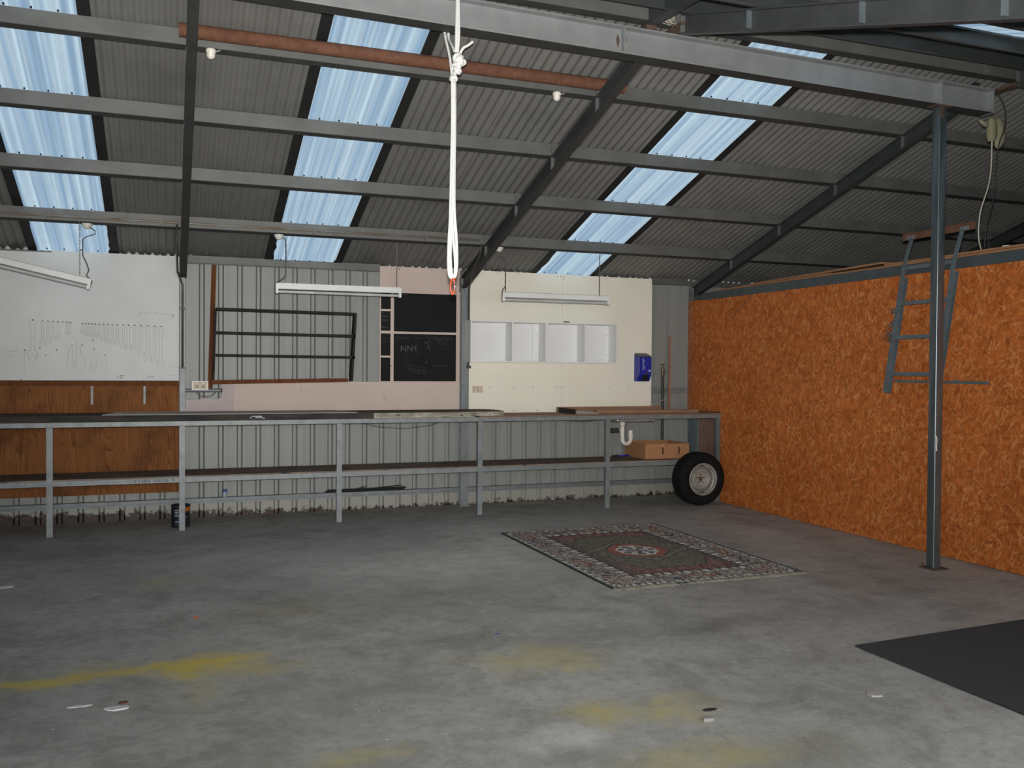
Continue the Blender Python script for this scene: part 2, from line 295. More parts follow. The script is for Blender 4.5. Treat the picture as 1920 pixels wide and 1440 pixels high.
    sp2 = noise(nt, p, 23, 3, 0.5); base = mix(nt, ramp(nt, sp2, [(0.72, 0.0), (0.75, 0.7)]), base, (0.07, 0.07, 0.07))
    nt.links.new(base, b.inputs['Base Color'])
    nt.links.new(ramp(nt, noise(nt, p, 2.0, 4), [(0.3, 0.5), (0.7, 0.75)]), b.inputs['Roughness'])
    bump(nt, b, noise(nt, p, 18, 5, 0.65), 0.08, 0.01)
    return m
MT['floor'] = mat_floor()

# ------------------------------------------------------------------ mesh helpers
class MB:
    def __init__(s): s.v = []; s.f = []; s.mi = []
    def add(s, vs, fs, mi=0):
        o = len(s.v); s.v += [tuple(v) for v in vs]; s.f += [[o+i for i in f] for f in fs]; s.mi += [mi]*len(fs); return s
    def box(s, x0, y0, z0, x1, y1, z1, mi=0):
        x0, x1 = sorted((x0, x1)); y0, y1 = sorted((y0, y1)); z0, z1 = sorted((z0, z1))
        vs = [(x0, y0, z0), (x1, y0, z0), (x1, y1, z0), (x0, y1, z0), (x0, y0, z1), (x1, y0, z1), (x1, y1, z1), (x0, y1, z1)]
        return s.add(vs, [(0, 3, 2, 1), (4, 5, 6, 7), (0, 1, 5, 4), (1, 2, 6, 5), (2, 3, 7, 6), (3, 0, 4, 7)], mi)
    def prism(s, prof, ax, a, b, mi=0):
        """closed polygon prof of 2D points extruded along axis ax ('x','y','z') from a to b"""
        n = len(prof)
        def P(p, t): return {'x': (t, p[0], p[1]), 'y': (p[0], t, p[1]), 'z': (p[0], p[1], t)}[ax]
        vs = [P(p, a) for p in prof]+[P(p, b) for p in prof]
        fs = [tuple(range(n))[::-1], tuple(range(n, 2*n))]+[(i, (i+1) % n, n+(i+1) % n, n+i) for i in range(n)]
        return s.add(vs, fs, mi)
    def sweep(s, prof, p0, p1, up, mi=0):
        """closed 2D profile (side, up) swept straight from p0 to p1"""
        p0, p1 = Vector(p0), Vector(p1); d = (p1-p0).normalized(); up = Vector(up); side = d.cross(up).normalized(); up = side.cross(d).normalized()
        n = len(prof); vs = [p0+side*a+up*b for a, b in prof]+[p1+side*a+up*b for a, b in prof]
        fs = [tuple(range(n))[::-1], tuple(range(n, 2*n))]+[(i, (i+1) % n, n+(i+1) % n, n+i) for i in range(n)]
        return s.add(vs, fs, mi)
    def bar(s, p0, p1, wd, ht, up=(0, 0, 1), mi=0):
        a, b = wd/2, ht/2; return s.sweep([(-a, -b), (a, -b), (a, b), (-a, b)], p0, p1, up, mi)
    def tube(s, pts, r, n=8, mi=0, closed=False, cap=True):
        pts = [Vector(p) for p in pts]; m = len(pts); vs = []; prev = None
        for i, p in enumerate(pts):
            if closed: t = pts[(i+1) % m]-pts[i-1]
            else: t = pts[min(i+1, m-1)]-pts[max(i-1, 0)]
            t.normalize()
            if prev is None:
                a = Vector((0, 0, 1)) if abs(t.z) < 0.9 else Vector((1, 0, 0))
                prev = t.cross(a).normalized()
            e1 = (prev-t*prev.dot(t)).normalized(); e2 = t.cross(e1); prev = e1
            rr = r[i] if hasattr(r, '__len__') else r
            vs += [p+(e1*math.cos(2*math.pi*k/n)+e2*math.sin(2*math.pi*k/n))*rr for k in range(n)]
        fs = []
        for i in range(m if closed else m-1):
            j = (i+1) % m
            fs += [(i*n+k, i*n+(k+1) % n, j*n+(k+1) % n, j*n+k) for k in range(n)]
        if cap and not closed: fs += [tuple(range(n))[::-1], tuple(range((m-1)*n, m*n))]
        return s.add(vs, fs, mi)
    def lathe(s, prof, c, ax='z', n=24, mi=0, closed=False, cap=True):
        """profile of (radius, height) turned about an axis through c"""
        vs = []; c = Vector(c); m = len(prof)
        for r, h in prof:
            for k in range(n):
                a = 2*math.pi*k/n; q = (r*math.cos(a), r*math.sin(a))
                vs.append(c+Vector({'z': (q[0], q[1], h), 'y': (q[0], h, q[1]), 'x': (h, q[0], q[1])}[ax]))
        fs = []
        for i in range(m if closed else m-1):
            j = (i+1) % m
            fs += [(i*n+k, i*n+(k+1) % n, j*n+(k+1) % n, j*n+k) for k in range(n)]
        if not closed and cap:
            if prof[0][0] > 1e-6: fs.append(tuple(range(n))[::-1])
            if prof[-1][0] > 1e-6: fs.append(tuple(range((m-1)*n, m*n)))
        return s.add(vs, fs, mi)
    def ribbon(s, pts, wd, nrm=(0, -1, 0), mi=0):
        """thin flat line along pts, lying in the plane whose normal is nrm"""
        nrm = Vector(nrm); pts = [Vector(p) for p in pts]; m = len(pts); vs = []
        for i, p in enumerate(pts):
            t = (pts[min(i+1, m-1)]-pts[max(i-1, 0)]).normalized(); sd = t.cross(nrm).normalized()*wd/2
            vs += [p+sd, p-sd]
        return s.add(vs, [(2*i, 2*i+1, 2*i+3, 2*i+2) for i in range(m-1)], mi)
    def build(s, name, mats, parent=None, smooth=False, bevel=0, auto=None, loc=None):
        me = bpy.data.meshes.new(name); me.from_pydata(s.v, [], s.f)
        mats = mats if isinstance(mats, (list, tuple)) else [mats]
        for k in mats: me.materials.append(MT[k] if isinstance(k, str) else k)
        if any(s.mi): me.polygons.foreach_set('material_index', s.mi)
        bm = bmesh.new(); bm.from_mesh(me); bmesh.ops.recalc_face_normals(bm, faces=bm.faces)
        if bevel: bmesh.ops.bevel(bm, geom=list(bm.edges), offset=bevel, segments=2, affect='EDGES', profile=0.5, clamp_overlap=True)
        bm.to_mesh(me); bm.free()
        if smooth:
            me.polygons.foreach_set('use_smooth', [True]*len(me.polygons))
            if auto: me.set_sharp_from_angle(angle=math.radians(auto))
        me.update()
        o = bpy.data.objects.new(name, me); COL.objects.link(o)
        if parent is not None:
            o.parent = parent
            if parent.type == 'EMPTY' or True:
                o.matrix_parent_inverse = world_of(parent).inverted()
        return o
def world_of(o):
    mtx = Matrix.LocRotScale(o.location, o.rotation_euler, o.scale)
    if o.parent: mtx = world_of(o.parent) @ o.matrix_parent_inverse @ mtx
    return mtx
def tag(o, label=None, cat=None, group=None, kind=None):
    if label: o['label'] = label
    if cat: o['category'] = cat
    if group: o['group'] = group
    if kind: o['kind'] = kind
    return o
def thing(name, label, cat, loc=(0, 0, 0), group=None, kind=None):
    o = bpy.data.objects.new(name, None); COL.objects.link(o); o.location = loc; o.empty_display_size = 0.1
    return tag(o, label, cat, group, kind)
def share(o, loc, name=None, parent=None):
    """another copy of a one-mesh part, same mesh, shifted by loc"""
    c = o.copy(); COL.objects.link(c); c.location = Vector(o.location)+Vector(loc)
    if parent is not None: c.parent = parent
    return c
def disc_hits(): pass

# ------------------------------------------------------------------ roof geometry constants
T = 0.31203                       # tan of the pitch, both slopes
Z0 = 2.5759                       # underside of the purlins at the back wall
YR = -4.58                        # ridge
def zp(y): return Z0 - T*y        # purlin underside on the back slope
SH = 0.112                        # purlin depth under the sheets (vertical)
def zs(y): return zp(y)+SH
ZRIDGE = zs(YR)
def zn(y): return ZRIDGE - 0.035 + T*(y-YR)*1.02   # sheet height on the near slope (y below YR)
XL, XR, YF = -3.05, 12.2, -9.1

# ------------------------------------------------------------------ the setting
fm = MB().box(XL, YF, -0.12, XR, 0.06, 0.0)
floor = tag(fm.build('floor', 'floor'), 'grey concrete workshop floor with yellow overspray and oil stains', kind='structure')
gr = MB().box(-14, -22, -0.14, 16, YF-0.002, -0.012)
tag(gr.build('ground', 'asphalt'), 'pale concrete driveway outside the workshop opening', kind='structure')

# back wall of ribbed sheets
wb = thing('wall_back', 'grey ribbed metal back wall of the workshop', None, (0, 0, 0), kind='structure')
PITCH = 0.19; SW = PITCH*4
def clad_sheet(x0, ztop, zbot=0.0):
    xs = []
    for k in range(4):
        a = x0+k*PITCH
        xs += [(a, 0.0), (a+PITCH-0.060, 0.0), (a+PITCH-0.044, 0.029), (a+PITCH-0.016, 0.029)]
    xs.append((x0+SW, 0.0))
    b = MB(); vs = []
    for x, y in xs: vs += [(x, y, zbot), (x, y, ztop)]
    b.add(vs, [(2*i, 2*i+1, 2*i+3, 2*i+2) for i in range(len(xs)-1)])
    return b
x = -3.04+0.05
for k in range(20):
    o = clad_sheet(x, zs(0)+0.01).build('cladding_sheet', 'clad', wb); x += SW
# left, front and far right walls (out of frame, they only close the shed)
def ribbed_wall(name, label, axis, pos, a, b, ztop_f, gaps=()):
    m = MB(); t = a; vs = []; i = 0
    prof = []
    while t < b-1e-6:
        for u, d in ((0, 0), (PITCH-0.052, 0), (PITCH-0.042, 0.028), (PITCH-0.012, 0.028)):
            if t+u <= b: prof.append((t+u, d))
        t += PITCH
    prof.append((b, 0))
    def V(u, d, z): return (pos+d, u, z) if axis == 'x' else (u, pos-d, z)
    for (u, d), (u2, d2) in zip(prof[:-1], prof[1:]):
        zlo = 0.0
        for g0, g1, gz in gaps:
            if u >= g0 and u2 <= g1: zlo = gz
        m.add([V(u, d, zlo), V(u2, d2, zlo), V(u2, d2, ztop_f(u2)), V(u, d, ztop_f(u))], [(0, 1, 2, 3)])
    return tag(m.build(name, 'clad'), label, kind='structure')
gable = lambda y: (zs(y) if y > YR else zn(y))+0.03
ribbed_wall('wall_left', 'ribbed metal left gable wall, outside the view', 'x', XL-0.03, YF, 0.0, gable)
ribbed_wall('wall_right_end', 'ribbed metal gable wall behind the loft room', 'x', XR, YF, 0.0, gable)
ribbed_wall('wall_front', 'ribbed metal front wall around the open roller door', 'y', YF, XL, XR, lambda u: zn(YF), gaps=((-2.75, 5.4, 2.42),))

# ceiling: corrugated sheets
ceil = thing('ceiling', 'corrugated iron roof with translucent strips, seen from below', None, kind='structure')
def corr_sheet(x0, x1, front, lift=0.0, y_a=0.12, y_b=YR):
    n = max(1, int(round((x1-x0)/0.0762)))*8
    vs = []
    for i in range(n+1):
        xx = x0+(x1-x0)*i/n; ph = 2*math.pi*i/8
        dz = 0.0105*math.cos(ph)+0.0105+lift
        if not front:
            vs += [(xx, y_a, zs(y_a)+dz), (xx, y_b, zs(y_b)+dz)]
        else:
            vs += [(xx, YR, zn(YR)+dz), (xx, YF-0.25, zn(YF-0.25)+dz)]
    b = MB(); b.add(vs, [(2*i, 2*i+1, 2*i+3, 2*i+2) for i in range(n)]); return b
lanes = [(-1.31, -0.655), (0.91, 1.57), (3.94, 4.635)]
ST = 0.08
edges_back = [XL-0.05, -2.10, lanes[0][0]-ST*0.5, lanes[0][1]+ST*0.5, 0.16, lanes[1][0]-ST*0.5, lanes[1][1]+ST*0.5, 2.39, 3.15, lanes[2][0]-ST*0.5, lanes[2][1]+ST*0.5, 5.42, 6.17, 6.92, 7.67, 8.42, 9.17, 9.92, 10.67, 11.42, XR+0.05]
for i, (a, b) in enumerate(zip(edges_back[:-1], edges_back[1:])):
    sky = any(abs(a-(l0-ST*0.5)) < 1e-3 for l0, l1 in lanes)
    if sky:
        o = corr_sheet(a, b, False, 0.0).build('skylight_sheet', 'skylight', ceil, smooth=True); o['label'] = 'translucent pale blue corrugated sheet'
    else:
        o = corr_sheet(a-(0.02 if i else 0), b+0.02, False, 0.003*(i % 2)).build('roof_sheet', 'roof', ceil, smooth=True)
# black edging along both sides of each translucent lane
for l0, l1 in lanes:
    for s, (a, b) in enumerate(((l0-ST, l0), (l1, l1+ST))):
        m = MB(); n = 60; rng = random.Random(int(a*1000))
        pts = []
        for i in range(n+1):
            y = 0.02+(YR-0.02)*i/n
            e = a if s == 0 else b; inner = b if s == 0 else a
            j = (rng.uniform(-0.012, 0.02) if (i < 14 and rng.random() < 0.5) else rng.uniform(-0.002, 0.002))
            if s == 0: pts.append((e, inner+max(j, 0) if i < 12 else inner, y))
            else: pts.append((e, inner-max(j, 0) if i < 12 else inner, y))
        vs = []
        for e, inn, y in pts:
            z = zs(y)-0.003
            vs += [(e, y, z), (inn, y, z), (e, y, z+0.004), (inn, y, z+0.004)]
        fs = []
        for i in range(n):
            q = 4*i; fs += [(q, q+1, q+5, q+4), (q+2, q+6, q+7, q+3), (q, q+4, q+6, q+2), (q+1, q+3, q+7, q+5)]
        m.add(vs, fs); o = m.build('edge_strip', 'dark_edge', ceil)
# near slope, falling from the ridge towards the open front
near_sky = [(4.62, 5.27), (7.15, 7.80)]
edges_near = [XL-0.05, -2.3, -1.55, -0.8, -0.05, 0.7, 1.45, 2.2, 2.95, 3.7, 4.62, 5.27, 5.9, 6.5, 7.15, 7.80, 8.5, 9.25, 10.0, 10.75, 11.5, XR+0.05]
for i, (a, b) in enumerate(zip(edges_near[:-1], edges_near[1:])):
    if any(abs(a-s0) < 1e-3 for s0, s1 in near_sky):
        o = corr_sheet(a, b, True).build('skylight_sheet', 'skylight', ceil, smooth=True); o['label'] = 'translucent pale blue corrugated sheet'
    else:
        corr_sheet(a-0.02, b+0.02, True, 0.003*(i % 2)).build('roof_sheet', 'roof', ceil, smooth=True)
rc = MB().prism([(YR-0.25, zn(YR-0.25)+0.04), (YR, ZRIDGE+0.06), (YR+0.25, zs(YR+0.25)+0.04), (YR, ZRIDGE+0.045)], 'x', XL-0.05, XR+0.05)
rc.build('ridge_cap', 'roof', ceil)
# roofing screws seen against the daylight
m = MB()
for l0, l1 in lanes:
    for y in (-0.06, -0.922, -1.807, -2.683, -3.555):
        for k in range(4):
            xx = l0+0.09+k*0.152
            m.box(xx-0.006, y-0.014, zs(y-0.012)-0.008, xx+0.006, y-0.004, zs(y-0.012)+0.004)
m.build('roofing_screw', 'dark_edge', ceil)['kind'] = 'stuff'

# ------------------------------------------------------------------ right wall of strand board
wr = thing('wall_right', 'orange strand board partition wall on the right', None, kind='structure')
XO = 6.033
joints = [0.0, -0.735, -1.93, -3.13, -4.33, -5.53, -6.73, -7.93, -9.05]
for i, (a, b) in enumerate(zip(joints[:-1], joints[1:])):
    zb = 1.07 if i == 0 else 0.004; zt = 2.437 if i == 0 else 2.428
    MB().box(XO, b+0.0008, zb, XO+0.018, a-0.0008, zt).build('strand_board_panel', 'osb', wr)
m = MB()   # chipped corners, screws
for y in (-1.35, -2.55, -3.75):
    for z in (0.4, 1.2, 2.0): m.box(XO-0.002, y-0.004, z-0.004, XO+0.002, y+0.004, z+0.004)
m.build('panel_screw', 'hub', wr)['kind'] = 'stuff'

# ------------------------------------------------------------------ steel frame
def flange(p0, p1, up, bw, dep, t, mtl='flange_shade'):
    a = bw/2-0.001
    MB().sweep([(-a, -dep-0.0012), (a, -dep-0.0012), (a, -dep-0.0001), (-a, -dep-0.0001)], p0, p1, up).build('flange_shade_strip', mtl, t)  # thin dark strip under the flange, painted in for its shade
def isect(m, p0, p1, up, bw, dep, tf=0.010, tw=0.008):
    """an I section, its top flange's middle running p0 to p1, depth measured down"""
    a = bw/2
    prof = [(-a, 0), (-a, -tf), (-tw/2, -tf), (-tw/2, -dep+tf), (-a, -dep+tf), (-a, -dep), (a, -dep), (a, -dep+tf), (tw/2, -dep+tf), (tw/2, -tf), (a, -tf), (a, 0)]
    return m.sweep(prof, p0, p1, up)
RD = 0.125
rafters = [(0.027, 'grey steel rafter running up from the column beside the white tool board'),
           (3.02, 'grey steel rafter rising from the column between pink and cream boards'),
           (6.055, 'grey steel rafter rising from the wall corner towards the post'),
           (9.07, 'dark steel rafter low over the loft at the far right')]
upv = Vector((0, T, 1)).normalized()
for xr, lb in rafters:
    t = thing('rafter', lb, 'rafter', (xr, -0.1, zp(-0.1)))
    ytop = -4.335
    isect(MB(), (xr, -0.05, zp(-0.05)-0.001), (xr, ytop, zp(ytop)-0.001), upv, 0.066, RD).build('steel_section', 'rafter', t)
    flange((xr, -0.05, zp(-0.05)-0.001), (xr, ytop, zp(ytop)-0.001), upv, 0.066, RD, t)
    for yc in (-0.922, -1.807, -2.683, -3.555):
        MB().box(xr-0.033, yc-0.004, zp(yc)-RD+0.004, xr-0.004, yc+0.004, zp(yc)-0.012).build('web_plate', 'purlin', t)
    MB().box(xr-0.034, -0.055, zp(0)-0.135, xr-0.028, -0.135, zp(-0.1)-0.01).build('end_plate', 'galv_light', t)
    MB().lathe([(0.011, 0), (0.011, 0.01)], (xr-0.042, -0.1, zp(0)-0.055), 'x', 6).build('bolt', 'pipe', t)

# purlins: lipped channels
def zpurlin(name, label, y, z, xa, xb, tilt=T, flip=1, mtl='purlin'):
    # web vertical to the roof slope, bottom flange turned towards the wall
    cs = math.cos(math.atan(tilt)); sn = math.sin(math.atan(tilt)); H = 0.104; F = 0.05; tk = 0.004
    pr = [(0, tk*1.05), (tk, tk*1.05), (tk, H-tk), (F-tk, H-tk), (F-tk, H-0.014), (F, H-0.014), (F, H), (0, H)]
    pf = [(0, 0), (F, 0), (F, 0.014), (F-tk, 0.014), (F-tk, tk), (0, tk)]
    pts, ptf = [[(y+a*flip*cs, z-a*flip*sn+b*1.02) for a, b in q] for q in (pr, pf)]
    t = thing(name, label, 'purlin', ((xa+xb)/2, y, z))
    MB().prism(pts, 'x', xa, xb).build('channel', mtl, t); MB().prism(ptf, 'x', xa, xb).build('bottom_flange', 'flange_shade', t)  # bottom flange coloured near black to paint in its shaded underside
    return t
pl = ['lowest full-length roof purlin, carrying the conduit and hanging lights', 'second roof purlin up from the hanging lights', 'third roof purlin up from the hanging lights', 'roof purlin with the rusty pipe lying along it', 'roof purlin just above the big grey beam']
for y, lb in zip((-0.922, -1.807, -2.683, -3.555, -4.43), pl):
    p = zpurlin('purlin', lb, y, zp(y), XL, XR)
    for xr, _ in rafters:   # cleats standing on the rafters
        MB().box(xr-0.03, y-0.014, zp(y)-0.002, xr+0.03, y-0.001, zp(y)+0.085).build('cleat', 'purlin', p)
        MB().lathe([(0.012, -0.01), (0.012, 0.0)], (xr-0.012, y-0.014, zp(y)+0.03), 'y', 6).build('bolt', 'galv_light', p)
t = thing('eave_purlin', 'galvanised eave purlin along the top of the ribbed back wall', 'purlin', (2, -0.05, 2.64))
for xa, xb in ((0.06, 2.066), (5.484, 5.985)):
    MB().box(xa, -0.064, 2.634, xb, -0.0195, 2.709).build('outer_channel', 'purlin', t)
MB().prism([(-0.003, 2.628), (-0.019, 2.628), (-0.019, 2.688), (-0.003, 2.685)], 'x', XL, XR).build('channel', 'purlin', t)
for y, lb in zip((-4.64, -5.42, -6.25), ('first purlin on the near roof slope, just past the ridge', 'second purlin on the near roof slope past the ridge', 'third purlin on the near roof slope past the ridge')):
    zpurlin('purlin', lb, y, zn(y)-SH, XL, XR, -T, -1, 'rafter')

# columns on the back wall
for i, (xc, lb) in enumerate(((0.020, 'galvanised wall column at the right edge of the white tool board'), (3.046, 'grey wall column between the pink chalkboard panel and the cream board'), (6.075, 'blue grey wall column in the corner behind the strand board'))):
    t = thing('column', lb, 'column', (xc, -0.07, 0))
    wd = 0.052 if i == 0 else 0.09
    zt = zp(-0.1)-RD+0.02 if i == 0 else zp(-0.06)-0.005
    dep = 0.085
    m = MB()
    m.box(xc-wd/2, -0.058-dep, 0.0, xc+wd/2, -0.058, zt) if False else isect(m, (xc, -0.02-dep, 0.0), (xc, -0.02-dep, zt), (0, -1, 0), wd, dep, 0.008, 0.007)
    m.build('steel_section', 'galv_light' if i == 0 else ('blue_steel' if i == 2 else 'galv'), t)
    MB().box(xc-wd/2-0.02, -0.13, 0.0, xc+wd/2+0.02, -0.006, 0.012).build('base_plate', 'galv', t)
    if i == 1: MB().box(xc-0.02, -0.125, zt-0.16, xc+0.045, -0.106, zt-0.02).build('gusset', 'galv', t)

# the big beam, hung slightly out of level like the real one
def zb(x): return 3.735-0.013*x
t = thing('beam', 'big grey steel I-beam crossing above the rope and the post', 'beam', (2, -4.4, 3.8))
isect(MB(), (XL, -4.40, zb(XL)+0.188), (6.10, -4.40, zb(6.10)+0.188), (0, 0, 1), 0.122, 0.188, 0.011, 0.008).build('steel_section', 'beamsteel', t)
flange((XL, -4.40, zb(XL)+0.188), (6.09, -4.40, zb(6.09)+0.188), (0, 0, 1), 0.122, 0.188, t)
for xs in (2.77, 5.56):
    MB().box(xs-0.005, -4.458, zb(xs)+0.011, xs+0.005, -4.404, zb(xs)+0.177).build('stiffener', 'beamsteel', t)
MB().box(6.096, -4.46, zb(6.1)-0.005, 6.106, -4.34, zb(6.1)+0.19).build('end_plate', 'beamsteel', t)
rr = random.Random(12)
for xs, zz, hh in ((2.742, 0.10, 0.05), (2.80, 0.12, 0.035), (2.79, 0.06, 0.03)):   # rust bleeding from the welds
    pr = [(xs+0.014*math.cos(2*math.pi*k/9)*rr.uniform(.5, 1.2), zb(xs)+zz+hh*math.sin(2*math.pi*k/9)*rr.uniform(.5, 1.1)) for k in range(9)]
    MB().prism(pr, 'y', -4.4052, -4.4042).build('rust_patch', 'rust_dark', t)

# post under the beam
t = thing('post', 'blue grey square steel post standing clear of the strand board wall', 'post', (5.585, -4.42, 0))
a = 0.0385; c = 0.009
prof = []
for cx, cy, s in ((a-c, a-c, 0), (-(a-c), a-c, 90), (-(a-c), -(a-c), 180), (a-c, -(a-c), 270)):
    for k in range(4):
        an = math.radians(s+k*30); prof.append((5.575+cx+c*math.cos(an), -4.42+cy+c*math.sin(an)))
MB().prism(prof, 'z', 0.01, zb(5.58)-0.012).build('square_tube', 'post_steel', t, smooth=True, auto=32)
MB().box(5.505, -4.50, 0.0, 5.655, -4.345, 0.011).build('base_plate', 'rust_dark', t)
MB().box(5.50, -4.47, zb(5.58)-0.013, 5.65, -4.37, zb(5.58)-0.0025).build('cap_plate', 'rust_dark', t)
MB().box(5.535, -4.4595, zb(5.58)-0.10, 5.5745, -4.4575, zb(5.58)-0.012).build('rust_stain', 'rust_dark', t)
MB().lathe([(0.008, 0), (0.008, 0.03), (0.001, 0.032)], (5.52, -4.365, 0.011), 'z', 6).build('anchor_bolt', 'hub', t)
MB().ribbon([(5.545, -4.459, 1.06), (5.556, -4.459, 1.03), (5.55, -4.459, 0.99), (5.553, -4.459, 0.94)], 0.012).build('paint_scratch', 'flake', t)

# near slope rafters resting on the beam
for xr, lb in ((3.14, 'steel rafter of the near roof slope, top right, with bright stiffeners'), (6.20, 'dark near-slope rafter starting at the right end of the big beam')):
    t = thing('rafter', lb, 'rafter', (xr, -4.4, 3.95))
    y0, y1 = -4.38, -8.9
    zt = lambda y: zn(y)-SH-0.002
    upn = Vector((0, -T*1.02, 1)).normalized()
    y0 = -4.62
    isect(MB(), (xr, y0, zt(y0)), (xr, y1, zt(y1)), upn, 0.075, 0.128).build('steel_section', 'near_rafter', t)
    MB().box(xr-0.0375, y0+0.004, zt(y0)-0.133, xr+0.0375, y0+0.012, zt(y0)-0.005).build('end_plate', 'purlin', t)
    for yc in ((-5.36, -6.31, -7.14) if xr < 6 else (-4.78, -5.7)):
        MB().box(xr-0.036, yc-0.005, zt(yc)-0.118, xr-0.004, yc+0.005, zt(yc)-0.012).build('stiffener', 'blue_steel', t)
    MB().bar((xr, -4.345, zb(xr)+0.2005), (xr, y0, zb(xr)+0.2005), 0.075, 0.024).build('seat_plate', 'rust_dark', t)
t = thing('short_beam', 'short dark steel stub lying across the big beam near the ridge', 'beam', (2.95, -4.6, 3.99))
isect(MB(), (2.965, -4.335, 4.055), (2.965, -5.02, 4.02), (0, 0, 1), 0.075, 0.135).build('steel_section', 'rafter', t)
MB().box(2.927, -4.47, zb(2.96)+0.1885, 3.003, -4.33, 3.919).build('rusty_seat', 'rust_dark', t)
# tangle of pale wire beside the stub
m = MB(); rr = random.Random(3)
for k in range(5):
    pts = [(3.035+rr.uniform(0, .12), -4.47+rr.uniform(-.03, .01), 3.925+rr.uniform(0, .07)) for _ in range(5)]
    m.tube(pts, 0.0025, 5)
tag(m.build('wire_tangle', 'cable_pale'), 'small tangle of pale tie wire where stub and beam meet', 'wire')

# rusty pipe on the purlin
m = MB(); yy = -3.625
tag(m.tube([(-0.05, yy, zp(yy)+0.052), (3.20, yy, zp(yy)+0.052)], 0.046, 14).build('rusty_pipe', 'rust', smooth=True, auto=50), 'long rusty steel pipe lying across two rafters against a purlin', 'pipe')

# ------------------------------------------------------------------ wall girts
t = thing('wall_girt', 'low galvanised rail along the foot of the back wall behind the bench', 'rail', (2, -0.06, 0.18))
MB().prism([(-0.002, 0.155), (-0.075, 0.155), (-0.075, 0.168), (-0.071, 0.168), (-0.071, 0.159), (-0.006, 0.159), (-0.006, 0.203), (-0.075, 0.203), (-0.075, 0.207), (-0.002, 0.207)], 'x', XL, 6.0).build('rail', 'galv', t)
t = thing('wall_girt', 'grey wall rail between cream board and strand board corner', 'rail', (5.8, -0.04, 1.31))
MB().prism([(-0.002, 1.275), (-0.06, 1.275), (-0.06, 1.345), (-0.002, 1.345)], 'x', 5.482, 6.0).build('rail', 'galv', t)
t = thing('wall_girt', 'short grey rail under the metal power point by the pink board', 'rail', (0.25, -0.04, 1.32))
MB().tube([(0.045, -0.045, 1.322), (0.40, -0.045, 1.322)], 0.019, 10).build('rail', 'galv', t, smooth=True, auto=50)
MB().lathe([(0.021, 0), (0.021, 0.012)], (0.398, -0.045, 1.322), 'x', 10).build('end_cap', 'black', t)

# ------------------------------------------------------------------ boards on the back wall
wbd = thing('tool_board', 'big white painted tool board with faint spanner outlines', 'board', (-1.5, -0.065, 1.42))
MB().prism([(XL, 1.424), (-0.012, 1.424), (-0.012, 2.692), (-1.18, 2.690), (-1.18, 2.672), (XL, 2.66)], 'y', -0.066, -0.05).build('painted_sheet', 'whiteboard', wbd)
def spanner(x, zt, zb_, wd, ring=True):
    m = MB(); y = -0.0668; lw = 0.0035; h = wd/2; jw = wd*1.15
    pts = [(x-h*0.55, y, zt-wd*0.8)]
    m.ribbon([(x-h*0.6, y, zt-wd), (x-h*0.6, y, zb_+wd*1.2)], lw); m.ribbon([(x+h*0.6, y, zt-wd), (x+h*0.6, y, zb_+wd*1.2)], lw)
    m.ribbon([(x+h*math.cos(a), y, zt-wd*0.45+h*1.1*math.sin(a)) for a in np.linspace(-0.9, math.pi+0.9, 12)], lw)
    m.ribbon([(x+jw*0.75*math.cos(a), y, zb_+wd*0.55+jw*0.75*math.sin(a)) for a in np.linspace(math.pi*0.62, math.pi*1.38, 8)], lw)
    m.ribbon([(x+jw*0.75*math.cos(a), y, zb_+wd*0.55+jw*0.75*math.sin(a)) for a in np.linspace(-math.pi*0.38, math.pi*0.38, 8)], lw)
    m.ribbon([(x+h*0.7*math.cos(a), y, zb_+wd*0.25+h*0.8*math.sin(a)) for a in np.linspace(0.1, math.pi-0.1, 7)], lw)
    return m
SX = lambda zx: -1.5645+0.000809*zx     # zoomed crop column to wall metres
SZ = lambda zy: 2.137-0.001015*zy-0.0   # zoomed crop row to wall metres (approx, board is level)
def bz(zy): return 2.110-0.000963*(zy-75)
nail0 = None
spl = [(270, 180, 560, 0.055), (376, 187, 430, 0.032), (436, 190, 405, 0.032), (492, 190, 388, 0.03), (545, 191, 362, 0.028), (640, 195, 320, 0.022), (677, 195, 312, 0.022)]
spl += [(x, 203+i*0.8, b, wd) for i, (x, b, wd) in enumerate(((810, 305, 0.018), (846, 320, 0.018), (878, 325, 0.018), (914, 335, 0.02), (955, 338, 0.02), (998, 352, 0.022), (1048, 372, 0.024), (1096, 396, 0.026), (1146, 405, 0.026), (1205, 415, 0.028), (1272, 445, 0.032), (1331, 460, 0.034), (1400, 475, 0.036), (1474, 525, 0.038), (1551, 580, 0.044), (1632, 590, 0.04), (1704, 630, 0.042)))]
for x_, zt_, zb_, wd in spl:
    spanner(SX(x_), bz(zt_), bz(zb_), wd).build('spanner_outline', 'pencil', wbd)
nails = [(x_, zt_) for x_, zt_, _, _ in spl] + [(595, 193), (185, 485), (348, 458), (412, 532), (530, 480), (697, 430), (810, 424), (942, 466), (1064, 525), (150, 777), (398, 798), (1845, 108), (928, 375)]
for x_, z_ in nails:
    if nail0 is None:
        nail0 = MB().lathe([(0.0065, 0.0), (0.0055, -0.008), (0.0001, -0.009)], (SX(x_), -0.066, bz(z_)), 'y', 7).build('nail', 'black', wbd); n0 = (x_, z_)
    else: share(nail0, (SX(x_)-SX(n0[0]), 0, bz(z_)-bz(n0[1])))
m = MB(); y = -0.0668
